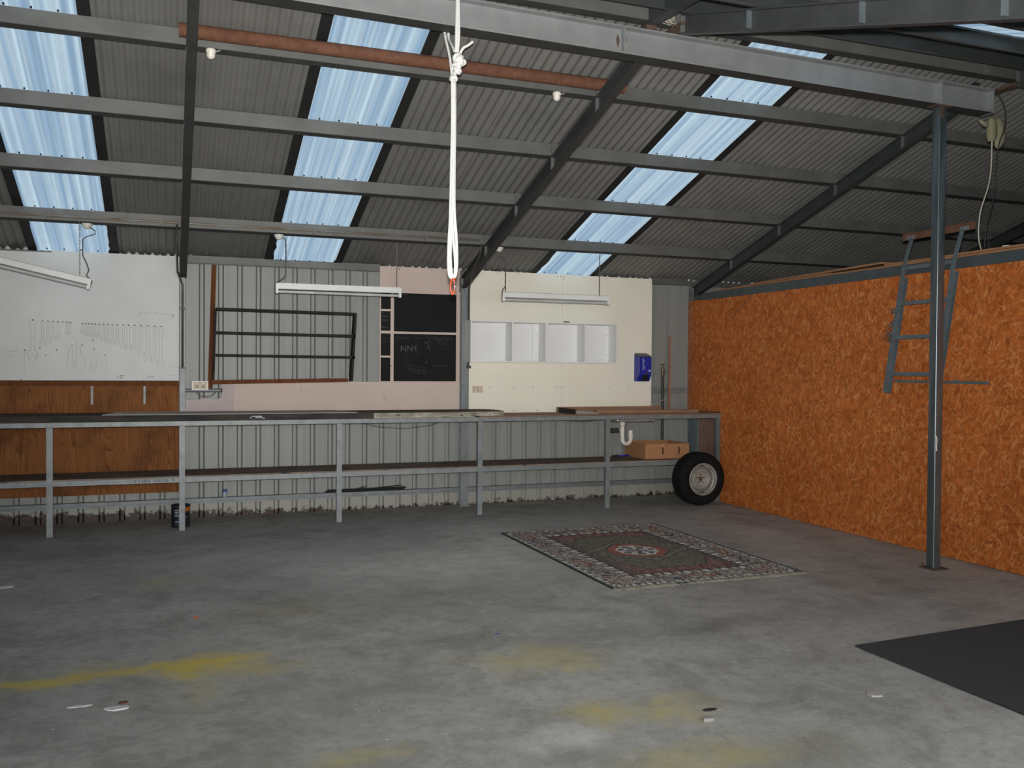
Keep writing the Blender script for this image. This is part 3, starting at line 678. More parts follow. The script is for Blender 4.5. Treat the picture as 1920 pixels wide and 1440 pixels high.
for pts in ([(700, 345), (735, 365), (750, 410), (742, 520), (728, 660)], [(655, 460), (640, 660)], [(690, 450), (670, 500)], [(705, 470), (700, 600), (715, 660)],
            [(795, 430), (795, 520)], [(838, 560), (850, 640), (800, 655), (778, 690), (800, 710)], [(975, 560), (960, 650), (935, 688), (910, 640), (918, 570)], [(1045, 585), (1062, 540), (1080, 590), (1070, 690)],
            [(180, 500), (178, 715), (195, 730)], [(215, 545), (255, 590), (300, 575), (318, 520)], [(1455, 75), (1885, 90)], [(1455, 75), (1460, 120)], [(20, 552), (135, 552)], [(70, 487), (105, 487)], [(1780, 728), (1880, 732)], [(0, 500), (120, 503)]):
    m.ribbon([(SX(a), y, bz(b)) for a, b in pts], 0.0035)
m.build('tool_outline', 'pencil', wbd)['kind'] = 'stuff'
m = MB()
for pts in ([(1230, 735), (1285, 735)], [(1250, 735), (1235, 765), (1265, 750), (1230, 768)], [(1210, 735), (1208, 765)], [(1540, 765), (1590, 738), (1625, 755)]):
    m.ribbon([(SX(a), y, bz(b)) for a, b in pts], 0.005)
m.build('ink_scribble', 'ink', wbd)

t = thing('plywood_splash_panel', 'brown plywood panel behind the bench below the white tool board', 'panel', (-1.5, -0.06, 0.28))
MB().box(XL, -0.058, 0.282, -0.012, -0.045, 1.37).build('plywood_sheet', 'ply', t)
MB().box(XL, -0.068, 1.368, -0.012, -0.045, 1.4225).build('timber_strip', 'timber', t)
for xx in (-0.823, -0.339):
    t2 = thing('metal_strap', {-0.823: 'short grey metal strap screwed to plywood, farther from the column', -0.339: 'short grey metal strap screwed to plywood, nearer the column'}[xx], 'bracket', (xx, -0.06, 1.28))
    MB().box(xx-0.011, -0.064, 1.185, xx+0.011, -0.0585, 1.367).build('flat_bar', 'strap', t2)
    MB().lathe([(0.006, 0), (0.006, -0.004)], (xx, -0.064, 1.21), 'y', 7).build('screw', 'galv_light', t2)

t = thing('pink_splash_board', 'long pale pink board behind the bench with a corner notch cut out', 'board', (1.5, -0.03, 1.1))
notch = [(0.050, 1.05), (0.525, 1.05), (0.525, 1.408), (0.415, 1.408), (0.405, 1.385), (0.41, 1.28), (0.395, 1.245), (0.36, 1.232), (0.24, 1.235), (0.225, 1.245), (0.21, 1.232), (0.075, 1.222), (0.050, 1.235)]
MB().prism(notch, 'y', -0.038, -0.022).build('notched_end', 'pink_grey', t)
MB().box(0.526, -0.038, 1.05, 3.001, -0.022, 1.413).build('painted_sheet', 'pink', t)

t = thing('chalkboard_panel', 'tall pale pink panel carrying black chalkboard sections', 'board', (2.53, -0.03, 1.41))
MB().box(2.072, -0.036, 1.414, 3.001, -0.022, 2.696).build('painted_sheet', 'pink', t)
cbs = [(2.232, 1.421, 2.956, 1.950), (2.234, 1.976, 2.957, 2.405), (2.086, 1.421, 2.194, 1.684), (2.086, 1.705, 2.194, 1.951), (2.086, 1.981, 2.194, 2.199), (2.088, 2.222, 2.196, 2.40)]
for x0, z0, x1, z1 in cbs:
    MB().box(x0, -0.0405, z0, x1, -0.036, z1).build('chalkboard', 'board_black', t)
def chalk_text(s, x, z, size, mt, rot=0, parent=None, name='chalk_writing', y=-0.0412, face='y', ext=0.0):
    cu = bpy.data.curves.new(name, 'FONT'); cu.body = s; cu.size = size; cu.extrude = ext
    o = bpy.data.objects.new(name, cu); COL.objects.link(o); cu.materials.append(MT[mt])
    o.rotation_euler = (math.radians(90), math.radians(rot), 0) if face == 'y' else face
    o.location = (x, y, z)
    me = bpy.data.meshes.new_from_object(o.evaluated_get(bpy.context.evaluated_depsgraph_get()))
    o2 = bpy.data.objects.new(name, me); COL.objects.link(o2); o2.location = o.location; o2.rotation_euler = o.rotation_euler
    bpy.data.objects.remove(o); bpy.data.curves.remove(cu); o = o2
    if parent is not None: o.parent = parent; o.matrix_parent_inverse = world_of(parent).inverted()
    return o
chalk_text('Enquiries  Phone  Chris', 2.25, 1.893, 0.046, 'chalk', -1, t)
chalk_text('New Parts', 2.69, 1.893, 0.052, 'chalk', 0, t)
chalk_text('costs ?', 2.735, 1.838, 0.048, 'chalk', 0, t)
chalk_text('NN', 2.305, 1.755, 0.095, 'chalk_bright', 0, t)
MB().ribbon([(2.462, -0.0412, 1.795), (2.484, -0.0412, 1.821), (2.484, -0.0412, 1.756)], 0.012).build('chalk_numeral', 'chalk_bright', t)
chalk_text('Wiring Kit', 2.395, 1.548, 0.052, 'chalk', 8, t)
chalk_text('Lower Half', 2.68, 1.585, 0.04, 'chalk', 1, t)
chalk_text('2Door', 2.098, 1.885, 0.034, 'chalk', 0, t); chalk_text('wait', 2.105, 1.85, 0.03, 'chalk', 0, t)
chalk_text('25mm', 2.095, 2.130, 0.034, 'chalk_bright', 0, t); chalk_text('work', 2.095, 2.090, 0.034, 'chalk_bright', 0, t); chalk_text('Paint', 2.09, 2.01, 0.036, 'chalk_bright', 0, t)
chalk_text('sum', 2.10, 2.172, 0.02, 'chalk', 0, t)
chalk_text('also', 2.49, 1.74, 0.03, 'chalk', 0, t); chalk_text('b', 2.60, 1.625, 0.04, 'chalk_bright', 0, t)
chalk_text('last day', 2.32, 2.385, 0.02, 'chalk', 0, t)
m = MB()
for pts, wd in (([(2.725, 1.884), (2.86, 1.885)], 0.005), ([(2.62, 1.94), (2.64, 1.90), (2.635, 1.86), (2.625, 1.83), (2.65, 1.80), (2.645, 1.74)], 0.008), ([(2.39, 1.60), (2.47, 1.60), (2.60, 1.565)], 0.005),
                ([(2.385, 1.55), (2.42, 1.53), (2.50, 1.515), (2.595, 1.505)], 0.005), ([(2.575, 1.865), (2.62, 1.85)], 0.012), ([(2.625, 1.82), (2.64, 1.79)], 0.022), ([(2.385, 1.72), (2.38, 1.64), (2.365, 1.56)], 0.004)):
    m.ribbon([(a, -0.0412, b) for a, b in pts], wd)
m.build('chalk_stroke', 'chalk', t)['kind'] = 'stuff'
MB().lathe([(0.0001, -0.003), (0.007, -0.002), (0.007, 0)], (2.29, -0.036, 2.672), 'y', 8).build('screw_hole', 'hub', t)
MB().lathe([(0.0001, -0.003), (0.007, -0.002), (0.007, 0)], (2.205, -0.036, 1.59), 'y', 8).build('screw_hole', 'hub', t)

t = thing('cream_wall_board', 'large cream painted board of two sheets behind the white wall cabinet', 'board', (4.3, -0.05, 1.07))
MB().prism([(3.098, 1.05), (4.266, 1.05), (4.266, 2.694), (3.25, 2.694), (3.098, 2.49)], 'y', -0.06, -0.045).build('painted_sheet', 'cream', t)
MB().box(4.2685, -0.06, 1.05, 5.478, -0.045, 2.690).build('painted_sheet', 'cream', t)
m = MB()
for xx, zz in [(3.36, 1.352), (3.65, 1.352), (3.90, 1.352), (4.205, 1.352), (4.262-.01, 1.352), (4.295, 1.352), (4.64, 1.352), (4.90, 1.352), (5.17, 1.352), (5.46, 1.345), (3.45, 2.675), (3.7, 2.675), (4.20, 2.668), (4.245, 2.668), (4.29, 2.668), (4.285, 2.64), (4.55, 2.668), (4.85, 2.665), (5.45, 2.66), (3.66, 1.08), (3.95, 1.08), (4.22, 1.085), (5.42, 1.12)]:
    m.lathe([(0.0001, -0.004), (0.0055, -0.002), (0.0055, 0)], (xx, -0.06, zz), 'y', 6)
m.build('screw_head', 'black', t)['kind'] = 'stuff'

# white wall cabinet of four open bays
t = thing('wall_cabinet', 'white open wall cabinet with four empty bays on the cream board', 'cabinet', (3.96, -0.18, 1.64))
cx0, cx1, cyf, cyb, cz0, cz1 = 3.045, 4.884, -0.30, -0.062, 1.640, 2.112
pt = 0.016
MB().box(cx0, cyf, cz1-pt, 3.968, cyb, cz1).build('top_panel', 'white', t); MB().box(3.970, cyf, cz1-pt, cx1, cyb, cz1).build('top_panel', 'white', t)
MB().box(cx0, cyf, cz0, 3.968, cyb, cz0+pt).build('bottom_panel', 'white', t); MB().box(3.970, cyf, cz0, cx1, cyb, cz0+pt).build('bottom_panel', 'white', t)
for xa in (cx0, 3.968-pt, 3.970, cx1-pt): MB().box(xa, cyf, cz0+pt+0.0005, xa+pt, cyb, cz1-pt-0.0005).build('side_panel', 'white', t)
for xa in (3.540, 4.452): MB().box(xa, cyf+0.004, cz0+pt+0.0005, xa+pt, cyb, cz1-pt-0.0005).build('divider', 'white', t)
for xa, xb in ((cx0+pt, 3.540), (3.556, 3.952), (3.986, 4.452), (4.468, cx1-pt)):
    MB().box(xa+0.0005, -0.080, cz0+pt+0.001, xb-0.0005, -0.064, cz1-pt-0.001).build('back_panel', 'white', t)
for xb in (3.952, cx1-pt):
    r_ = MB().box(xb-0.075, -0.094, cz0+pt+0.001, xb-0.001, -0.0805, cz1-pt-0.001).build('fixing_strip', 'white', t)
    for zz in (1.74, 1.98): MB().lathe([(0.006, 0), (0.005, -0.003)], (xb-0.03, -0.094, zz), 'y', 8).build('screw_cap', 'strap', r_)
MB().box(4.20, -0.29, cz1+0.0005, 4.26, -0.25, cz1+0.012).build('top_bracket', 'black', t)

# power points
def gpo(name, label, x0, z0, wd, ht, y, body, cat, metal=False):
    t = thing(name, label, cat, (x0+wd/2, y, z0))
    MB().box(x0, y-0.012, z0, x0+wd, y, z0+ht).build('face_plate', body, t, bevel=0.002)
    for k in (0.27, 0.73):
        cx = x0+wd*k
        s_ = MB().box(cx-wd*0.12, y-0.0145, z0+ht*0.12, cx+wd*0.12, y-0.0122, z0+ht*0.55).build('socket', 'plastic_white' if not metal else 'fibre_sheet', t)
        m = MB()
        for dx, rz in ((-0.008, 0.4), (0.008, -0.4), (0, 0)):
            m.box(cx+dx-0.0015, y-0.0152, z0+ht*0.27-(0.006 if dx == 0 else -0.004), cx+dx+0.0015, y-0.0146, z0+ht*0.27+(0.004 if dx == 0 else 0.013))
        m.build('slots', 'hole', s_)
        MB().box(cx-0.008, y-0.016, z0+ht*0.68, cx+0.008, y-0.0122, z0+ht*0.9).build('switch', 'plastic_white', t)
    return t
gpo('power_point', 'cream double power point low on the cream board', 3.151, 1.293, 0.117, 0.074, -0.0605, 'plastic_cream', 'power point')
t = gpo('power_point', 'metal framed power point on the rail beside the notch', 0.128, 1.342, 0.128, 0.066, -0.066, 'plastic_cream', 'power point', True)
m = MB(); m.box(0.112, -0.064, 1.328, 0.272, -0.05, 1.342); m.box(0.112, -0.064, 1.408, 0.272, -0.05, 1.420); m.box(0.112, -0.064, 1.342, 0.128, -0.05, 1.408); m.box(0.256, -0.064, 1.342, 0.272, -0.05, 1.408)
m.build('metal_surround', 'plastic_white', t)
t = thing('cable', 'grey cable loop hanging below the metal power point', 'cable', (0.2, -0.04, 1.27))
MB().tube([(0.15+0.10*(1-math.cos(a))/1.0*1.0, -0.035, 1.33-0.075*math.sin(a)) for a in np.linspace(0, math.pi, 14)], 0.005, 6).build('cable_loop', 'cable', t, smooth=True)

# blue soap dispenser
t = thing('soap_dispenser', 'bright blue wall dispenser at the right edge of the cream board', 'dispenser', (5.33, -0.06, 1.42))
x0, x1, yb, yf = 5.236, 5.410, -0.0605, -0.185
side = [(yb, 1.425), (yb, 1.772), (yf, 1.730), (yf, 1.505), (yf+0.05, 1.425)]
MB().prism([(yb, 1.425), (yb, 1.752), (yf, 1.724), (yf, 1.505), (yf+0.05, 1.425)], 'x', x0, x1).build('body', 'blue', t, bevel=0.006)
MB().prism([(yb, 1.7525), (yb, 1.772), (yf+0.006, 1.736), (yf+0.002, 1.7255)], 'x', x0+0.004, x1-0.004).build('grey_top', 'grey_lid', t)
MB().prism([(yf+0.006, 1.515-0.008), (yf-0.006, 1.500), (yf+0.040, 1.432), (yf+0.050, 1.432)], 'x', x0+0.055, x1-0.038).build('push_bar', 'black', t)
chalk_text('Ingenage', x0+0.068, 1.568, 0.040, 'print_pale', -90, t, 'lettering', yf-0.0015)
chalk_text('hand', x0+0.085, 1.575, 0.020, 'print_pale', -90, t, 'small_lettering', yf-0.0015)
MB().box(x0+0.135, yf-0.0012, 1.545, x0+0.162, yf-0.0002, 1.568).build('pale_sticker', 'print_pale', t)
MB().box(x0+0.090, yf-0.0015, 1.515, x0+0.122, yf-0.0002, 1.540).build('lock_plate', 'brass', t)

# steel pigeon-hole rack on the ribbed wall
t = thing('wall_rack', 'dark brown steel wall rack with three open rows', 'rack', (1.05, -0.1, 1.42))
rx0, rx1, ry0, ry1 = 0.345, 1.795, -0.165, -0.03
zl = [2.168, 1.925, 1.692]
for z, zr in ((2.168, 2.155), (1.925, 1.915), (1.692, 1.685)):
    MB().sweep([(-0.0675, -0.0145), (0.0675, -0.0145), (0.0675, 0.0145), (-0.0675, 0.0145)], (rx0, (ry0+ry1)/2, z-0.006), (rx1-0.02, (ry0+ry1)/2, zr-0.006), (0, 0, 1)).build('shelf', 'rack', t)
MB().sweep([(-0.0675, -0.02), (0.0675, -0.02), (0.0675, 0.02), (-0.0675, 0.02)], (0.30, (ry0+ry1)/2, 1.408), (1.70, (ry0+ry1)/2, 1.434), (0, 0, 1)).build('bottom_shelf', 'timber', t)
MB().bar((0.318, (ry0+ry1)/2, 1.43), (0.340, (ry0+ry1)/2, 2.166), 0.022, 0.135, (0, 1, 0)).build('left_side', 'rack', t)
MB().bar((1.745, (ry0+ry1)/2, 1.425), (1.785, (ry0+ry1)/2, 2.160), 0.022, 0.135, (0, 1, 0)).build('right_side', 'rack', t)
MB().box(1.50, -0.15, 1.452, 1.72, -0.06, 1.460).build('loose_plate', 'galv_light', t)
t = thing('timber_upright', 'narrow brown timber upright behind the left end of the wall rack', 'timber', (0.3, -0.015, 1.36))
MB().bar((0.293, -0.013, 1.342), (0.330, -0.013, 2.628), 0.048, 0.022, (0, 1, 0)).build('batten', 'timber', t)

# right corner: standpipe, stick, cable
t = thing('stand_pipe', 'black water pipe with a brass tap in the corner', 'pipe', (5.62, -0.2, 0.5))
MB().tube([(5.628, -0.082, 0.54), (5.628, -0.082, 1.50)], 0.017, 10).build('pipe', 'black', t, smooth=True, auto=50)
MB().lathe([(0.022, 1.50), (0.024, 1.54), (0.017, 1.545), (0.017, 1.60), (0.011, 1.605), (0.011, 1.63)], (5.628, -0.082, 0), 'z', 10).build('tap_body', 'brass', t)
MB().tube([(5.628, -0.082, 1.57), (5.628, -0.137, 1.575), (5.628, -0.152, 1.545)], 0.010, 8).build('tap_spout', 'chrome', t)
MB().bar((5.601, -0.082, 1.635), (5.656, -0.082, 1.635), 0.012, 0.012).build('tap_handle', 'brass', t)
t = thing('timber_stick', 'thin brown timber stick standing on the bench beside the tap', 'timber', (5.72, -0.12, 1.07))
MB().bar((5.702, -0.12, 1.068), (5.715, -0.095, 1.985), 0.028, 0.02, (0, 1, 0)).build('stick', 'plank', t)
t = thing('cable', 'pale cable sagging across the wall rail in the corner', 'cable', (5.7, -0.1, 1.2))
MB().tube([(5.45, -0.085, 1.13), (5.55, -0.095, 1.165), (5.66, -0.10, 1.208), (5.79, -0.10, 1.262), (5.90, -0.10, 1.275), (6.0, -0.10, 1.325)], 0.005, 6).build('cable_run', 'cable_pale', t, smooth=True)

# ------------------------------------------------------------------ conduit
t = thing('conduit', 'thin brown conduit clipped along the lowest purlin, dropping down the left column', 'conduit', (1.5, -0.93, 2.62))
yc = -0.935; zc = zp(-0.922)+0.034
MB().tube([(XL, yc, zc), (2.93, yc, zc+0.012)], 0.0105, 8).build('long_run', 'conduit', t, smooth=True)
MB().tube([(-0.040, yc+0.005, zc-0.01), (-0.040, yc+0.005, zc-0.165), (-0.038, yc+0.08, zc-0.23), (-0.036, -0.5, 2.63), (-0.028, -0.18, 2.52), (0.0, -0.135, 2.455), (0.021, -0.122, 2.40), (0.021, -0.122, 1.555)], 0.011, 8).build('drop', 'pipe', t, smooth=True)
for xx in (-2.2, -1.13, -0.18, 1.22, 2.35):
    MB().box(xx-0.009, yc-0.013, zc-0.018, xx+0.009, yc+0.012, zc+0.024).build('saddle_clip', 'purlin', t)
for zz in (2.16, 1.553): MB().box(-0.003, -0.137, zz-0.008, 0.045, -0.106, zz+0.008).build('saddle_clip', 'pipe', t)
t = thing('conduit', 'dark conduit down the column beside the white wall cabinet', 'conduit', (3.075, -0.12, 1.6))
MB().tube([(2.945, -0.935, zp(-0.922)+0.01), (2.955, -0.90, 2.78), (2.965, -0.62, 2.625), (2.985, -0.5, 2.578), (3.045, -0.25, 2.50), (3.075, -0.14, 2.43), (3.078, -0.126, 1.60)], 0.011, 8).build('pipe', 'pipe', t, smooth=True)
MB().lathe([(0.026, -0.02), (0.026, 0.012), (0.0001, 0.012)], (3.082, -0.128, 1.59), 'z', 10).build('end_fitting', 'pipe', t)
MB().box(3.055, -0.14, 2.04, 3.10, -0.106, 2.056).build('saddle_clip', 'pipe', t)

# ------------------------------------------------------------------ hanging fluorescent lights
def batten(label, pR, ang, L, hangs, cable_x, rose_x, dusty, yL=-0.92):
    """pR = right end top corner (x, z); body runs left at angle ang (deg)"""
    t = thing('fluorescent_light', label, 'light', (pR[0], yL, pR[1]), group='hanging fluorescent battens')
    ca, sa = math.cos(math.radians(ang)), math.sin(math.radians(ang))
    def Q(u, z): return (pR[0]-u*ca-z*sa*0, pR[1]+u*sa+z)
    def seg(u0, u1, zlo, zhi, wy, name, mt, mi=0):
        a, b = Q(u0, (zlo+zhi)/2), Q(u1, (zlo+zhi)/2)
        return MB().bar((a[0], yL, a[1]), (b[0], yL, b[1]), wy, zhi-zlo).build(name, mt, t)
    seg(0, L, -0.052, -0.001, 0.062, 'channel_body', 'fitting'); seg(0, L, -0.0012, 0.004, 0.064, 'top_edge', 'fitting_edge' if dusty else 'fitting')
    a, b = Q(0.02, -0.077), Q(L-0.02, -0.077)
    MB().tube([(a[0], yL, a[1]), (b[0], yL, b[1])], 0.014, 10).build('tube', 'tube', t, smooth=True, auto=50)
    for u0 in (-0.006, L-0.018):
        seg(u0, u0+0.024, -0.096, -0.003, 0.05, 'lamp_holder', 'fitting')
    top = zp(-0.922)-0.006
    for u in hangs:
        p = Q(u, 0.004); n = int((top-p[1])/0.032); m = MB()
        for k in range(n):
            zc_ = p[1]+0.016+k*0.032
            if k % 2: m.box(p[0]-0.0065, yL-0.0022, zc_-0.019, p[0]-0.0025, yL+0.0022, zc_+0.019); m.box(p[0]+0.0025, yL-0.0022, zc_-0.019, p[0]+0.0065, yL+0.0022, zc_+0.019)
            else: m.box(p[0]-0.0022, yL-0.0065, zc_-0.019, p[0]+0.0022, yL-0.0025, zc_+0.019); m.box(p[0]-0.0022, yL+0.0025, zc_-0.019, p[0]+0.0022, yL+0.0065, zc_+0.019)
        m.build('chain', 'chain', t)
    MB().lathe([(0.045, 0.0), (0.046, -0.012), (0.034, -0.030), (0.022, -0.046), (0.0001, -0.047)], (rose_x, -0.935, zp(-0.922)-0.0165), 'z', 16).build('ceiling_rose', 'plastic_white', t, smooth=True, auto=40)
    MB().tube(cable_x, 0.0055, 6).build('flex', 'cable', t, smooth=True)
    return t
zt1 = zp(-0.922)
batten('fluorescent batten hanging at a steep tilt over the white tool board', (-0.778, 2.352), 12.6, 1.23, [0.085, 1.1],
       [(-0.80, -0.95, zt1-0.035), (-0.735, -0.94, zt1-0.075), (-0.73, -0.94, zt1-0.105), (-0.80, -0.93, zt1-0.13), (-0.835, -0.93, zt1-0.16), (-0.835, -0.93, zt1-0.30), (-0.80, -0.93, zt1-0.38), (-0.785, -0.93, zt1-0.43), (-0.805, -0.93, zt1-0.48), (-0.76, -0.93, zt1-0.53), (-0.77, -0.93, zt1-0.56)], -0.80, True)
batten('clean white fluorescent batten hanging level before the wall rack', (2.088, 2.378), 0.0, 1.226, [0.038, 1.135],
       [(0.905, -0.95, zt1-0.035), (0.945, -0.94, zt1-0.06), (0.952, -0.935, zt1-0.12), (0.948, -0.93, zt1-0.40), (0.93, -0.93, zt1-0.43), (0.868, -0.93, zt1-0.475), (0.862, -0.93, zt1-0.53)], 0.884, False)
batten('dusty-topped fluorescent batten hanging level before the cream board', (4.442, 2.378), 0.0, 1.248, [0.11, 1.215],
       [(3.14, -0.95, zt1-0.035), (3.11, -0.94, zt1-0.09), (3.135, -0.935, zt1-0.115), (3.20, -0.93, zt1-0.12), (3.225, -0.93, zt1-0.18), (3.222, -0.93, zt1-0.42), (3.19, -0.93, zt1-0.46), (3.188, -0.93, zt1-0.53)], 3.148, True)
# bare lamp holders under the rusty pipe's purlin
for xx, lb in ((0.150, 'small white lamp holder under the purlin, nearer the left rafter'), (2.665, 'small white lamp holder under the purlin, right of the rope')):
    t = thing('lamp_holder', lb, 'light', (xx, -3.56, zp(-3.56)))
    MB().lathe([(0.032, 0.0), (0.034, -0.016), (0.028, -0.026), (0.028, -0.046), (0.022, -0.056), (0.016, -0.053), (0.015, -0.026), (0.0001, -0.03)], (xx, -3.545, zp(-3.545)-0.001), 'z', 16).build('holder', 'plastic_white', t, smooth=True, auto=40)
    MB().tube([(xx+0.03, -3.55, zp(-3.55)-0.012), (xx+0.05, -3.55, zp(-3.55)-0.008), (xx+0.06, -3.55, zp(-3.55)+0.002)], 0.004, 6).build('wire_tail', 'cable_pale', t)

# ------------------------------------------------------------------ rope over the beam with hook
t = thing('rope', 'white rope hitched over the big beam, knotted and looped to an orange hook', 'rope', (1.56, -4.49, 3.7))
RY = -4.492
def rp(name, pts, r, n=8):
    P = [Vector(p) for p in pts]; out = []
    for i in range(len(P)-1):     # smooth between the given points
        p0, p1, p2, p3 = P[max(i-1, 0)], P[i], P[i+1], P[min(i+2, len(P)-1)]
        for k in range(6):
            s = k/6; out.append(0.5*((2*p1)+(p2-p0)*s+(2*p0-5*p1+4*p2-p3)*s*s+(3*p1-p0-3*p2+p3)*s**3))
    out.append(P[-1]); return MB().tube(out, r, n).build(name, 'rope', t, smooth=True)
zbm = zb(1.57)
rp('front_strand', [(1.573, -4.474, zbm+0.196), (1.578, -4.478, zbm+0.15), (1.570, RY, 3.66), (1.568, RY, 3.54)], 0.012)
rp('front_strand', [(1.590, -4.474, zbm+0.194), (1.584, -4.478, zbm+0.16), (1.583, RY, 3.66), (1.575, RY, 3.54)], 0.011)
rp('over_strand', [(1.575, -4.47, zbm+0.198), (1.572, -4.40, zbm+0.203), (1.572, -4.34, zbm+0.198), (1.570, -4.325, zbm+0.1), (1.566, -4.33, 3.69), (1.560, -4.43, 3.60), (1.562, -4.475, 3.55)], 0.0085)
rp('back_strand', [(1.555, -4.325, zbm+0.196), (1.542, -4.325, 3.75), (1.537, -4.36, 3.67), (1.542, -4.44, 3.52), (1.546, -4.475, 3.40)], 0.0085)
rp('tail', [(1.59, RY, 3.53), (1.61, RY-0.01, 3.568), (1.64, RY-0.02, 3.588), (1.668, RY-0.025, 3.612)], 0.0085)
def knot(c, sz, seed, loops=3, r=0.0115):
    rr = random.Random(seed); m = MB(); c = Vector(c)
    for k in range(loops):
        ax = Vector((rr.uniform(-1, 1), rr.uniform(-0.6, 0.6), rr.uniform(-1, 1))).normalized(); e1 = ax.cross(Vector((0, 1, 0.3))).normalized(); e2 = ax.cross(e1)
        off = Vector((rr.uniform(-.3, .3)*sz, 0, rr.uniform(-.5, .5)*sz))
        m.tube([c+off+e1*math.cos(a)*sz*0.62+e2*math.sin(a)*sz*0.8 for a in np.linspace(0, 2*math.pi, 15)[:-1]], r, 7, closed=True)
    m.lathe([(0.0001, -sz*0.8), (sz*0.55, -sz*0.45), (sz*0.62, 0), (sz*0.5, sz*0.5), (0.0001, sz*0.8)], c, 'z', 10)
    return m.build('knot', 'rope', t, smooth=True)
knot((1.583, RY, 3.497), 0.038, 2, 5); knot((1.606, RY, 3.478), 0.022, 5, 3, 0.009); knot((1.570, RY, 3.437), 0.030, 8, 4); knot((1.549, RY, 3.372), 0.026, 11, 4, 0.0105)
rp('link_strand', [(1.568, RY, 3.45), (1.560, RY, 3.41), (1.553, RY, 3.37)], 0.013)
zbt = 2.128
rp('loop_strand', [(1.543, RY, 3.365), (1.545, RY, 3.1), (1.541, RY, 2.8), (1.535, RY, 2.5), (1.527, RY, 2.35), (1.525, RY, 2.22), (1.532, RY, 2.15), (1.547, RY-0.006, 2.128)], 0.0105)
rp('loop_strand', [(1.553, RY-0.008, 3.365), (1.552, RY-0.008, 3.1), (1.550, RY-0.01, 2.8), (1.545, RY-0.01, 2.5), (1.535, RY-0.008, 2.33), (1.536, RY-0.008, 2.22), (1.543, RY-0.008, 2.15), (1.552, RY-0.006, 2.130)], 0.0105)
rp('loop_strand', [(1.560, RY, 3.365), (1.562, RY, 3.1), (1.560, RY, 2.8), (1.562, RY, 2.55), (1.576, RY, 2.38), (1.580, RY, 2.24), (1.574, RY, 2.16), (1.560, RY-0.004, 2.130)], 0.0095)
rp('loop_strand', [(1.556, RY+0.012, 3.365), (1.560, RY+0.012, 3.0), (1.556, RY+0.01, 2.6), (1.556, RY+0.006, 2.40), (1.570, RY+0.006, 2.25), (1.570, RY+0.004, 2.17), (1.556, RY+0.002, 2.132)], 0.009)
hk = [(1.551+0.0135*math.cos(a)*(1.0), RY-0.004, 2.078+0.048*math.sin(a)) for a in np.linspace(0, 2*math.pi, 25)[:-1]]
MB().tube(hk, 0.0062, 8, closed=True).build('hook', 'orange', t, smooth=True)
MB().tube([(1.5655, RY-0.006, 2.105), (1.5650, RY-0.006, 2.055)], 0.0058, 8).build('hook_gate', 'chrome', t, smooth=True)
MB().tube([(1.557+0.012*math.cos(a), RY-0.004+0.012*math.sin(a), 2.126) for a in np.linspace(0, 2*math.pi, 13)[:-1]], 0.005, 6, closed=True).build('thimble', 'orange', t, smooth=True)

# ------------------------------------------------------------------ workbench
bn = thing('workbench', 'long galvanised steel workbench with shelf along the back wall', 'workbench', (2, -0.4, 0))
yF = -0.755
MB().box(XL, yF, 1.000, 6.03, yF+0.05, 1.047).build('front_rail', 'galv_light', bn, bevel=0.003)
MB().box(XL, -0.115, 1.000, -0.03, -0.076, 1.047).build('back_rail', 'galv', bn); MB().box(0.07, -0.04, 1.000, 6.03, -0.004, 1.047).build('back_rail', 'galv', bn) if False else None
for i, xx in enumerate((-2.63, -1.125, 0.010, 1.507, 3.013, 4.538)):
    MB().box(xx-0.026, yF+0.0005, 0.0, xx+0.026, yF+0.05, 0.999).build('leg', 'galv_light' if i < 4 else 'galv', bn)
MB().box(5.965, yF+0.0005, 0.0, 6.025, yF+0.05, 0.999).build('leg', 'blue_steel', bn)
xsv = (XL, -2.63, -1.125, 0.010, 1.507, 3.013, 4.538, 5.965)
for a, b in zip(xsv[:-1], xsv[1:]):
    MB().box(a+(0.0265 if a > XL else 0), yF+0.003, 0.462, b-(0.0265 if b < 5.9 else 0.0005), yF+0.047, 0.508).build('shelf_rail', 'galv_light' if a < 2.9 else 'galv', bn)
MB().box(XL, yF+0.004, 0.509, 5.98, -0.16, 0.522).build('shelf_board', 'shelf_ply', bn)
MB().box(3.0, yF, 1.048, 6.03, -0.104, 1.060).build('bench_top', 'bench_ply', bn)
# heavy laminated left top with a rounded, pale worn end
ye = yF+0.008
MB().box(XL, ye, 1.048, 1.86, -0.145, 1.103).build('timber_top', ['slab'], bn)
MB().box(1.8605, ye, 1.048, 2.96, -0.145, 1.103).build('timber_top', ['slab_pale'], bn)
endp = [(2.9605, ye), (3.17, ye), (3.235, ye+0.012), (3.30, ye+0.05), (3.325, ye+0.12), (3.325, -0.30), (3.29, -0.20), (3.2, -0.145), (2.9605, -0.145)]
MB().prism(endp, 'z', 1.0605, 1.105).build('timber_end', 'slab_pale', bn)
MB().box(XL, ye+0.006, 1.1035, 1.70, -0.145, 1.106).build('top_lining', 'slab_top', bn); MB().box(1.7005, ye+0.004, 1.1035, 2.96, -0.145, 1.106).build('top_lining', 'slab_worn', bn)
MB().prism([(a*0.998+0.005, b+0.004 if b < -0.3 else b) for a, b in endp], 'z', 1.1052, 1.1072).build('top_lining', 'slab_worn', bn)
# stencilled tube mill name, upside down on the shelf rail
o = chalk_text('R TUBE MILLS', -0.05, 0.500, 0.036, 'stencil', 180, bn, 'stencil_lettering', yF+0.0015)
o.scale = (1.72, 1, 1)
m = MB()
for xx, zz, sx, sz in ((0.70, 1.078, 0.10, 0.022), (0.66, 1.072, 0.05, 0.012), (0.76, 1.066, 0.03, 0.012)):
    m.box(xx-sx/2, ye-0.0015, zz-sz/2, xx+sx/2, ye-0.0004, zz+sz/2)
m.build('foil_patch', 'galv_light', bn)

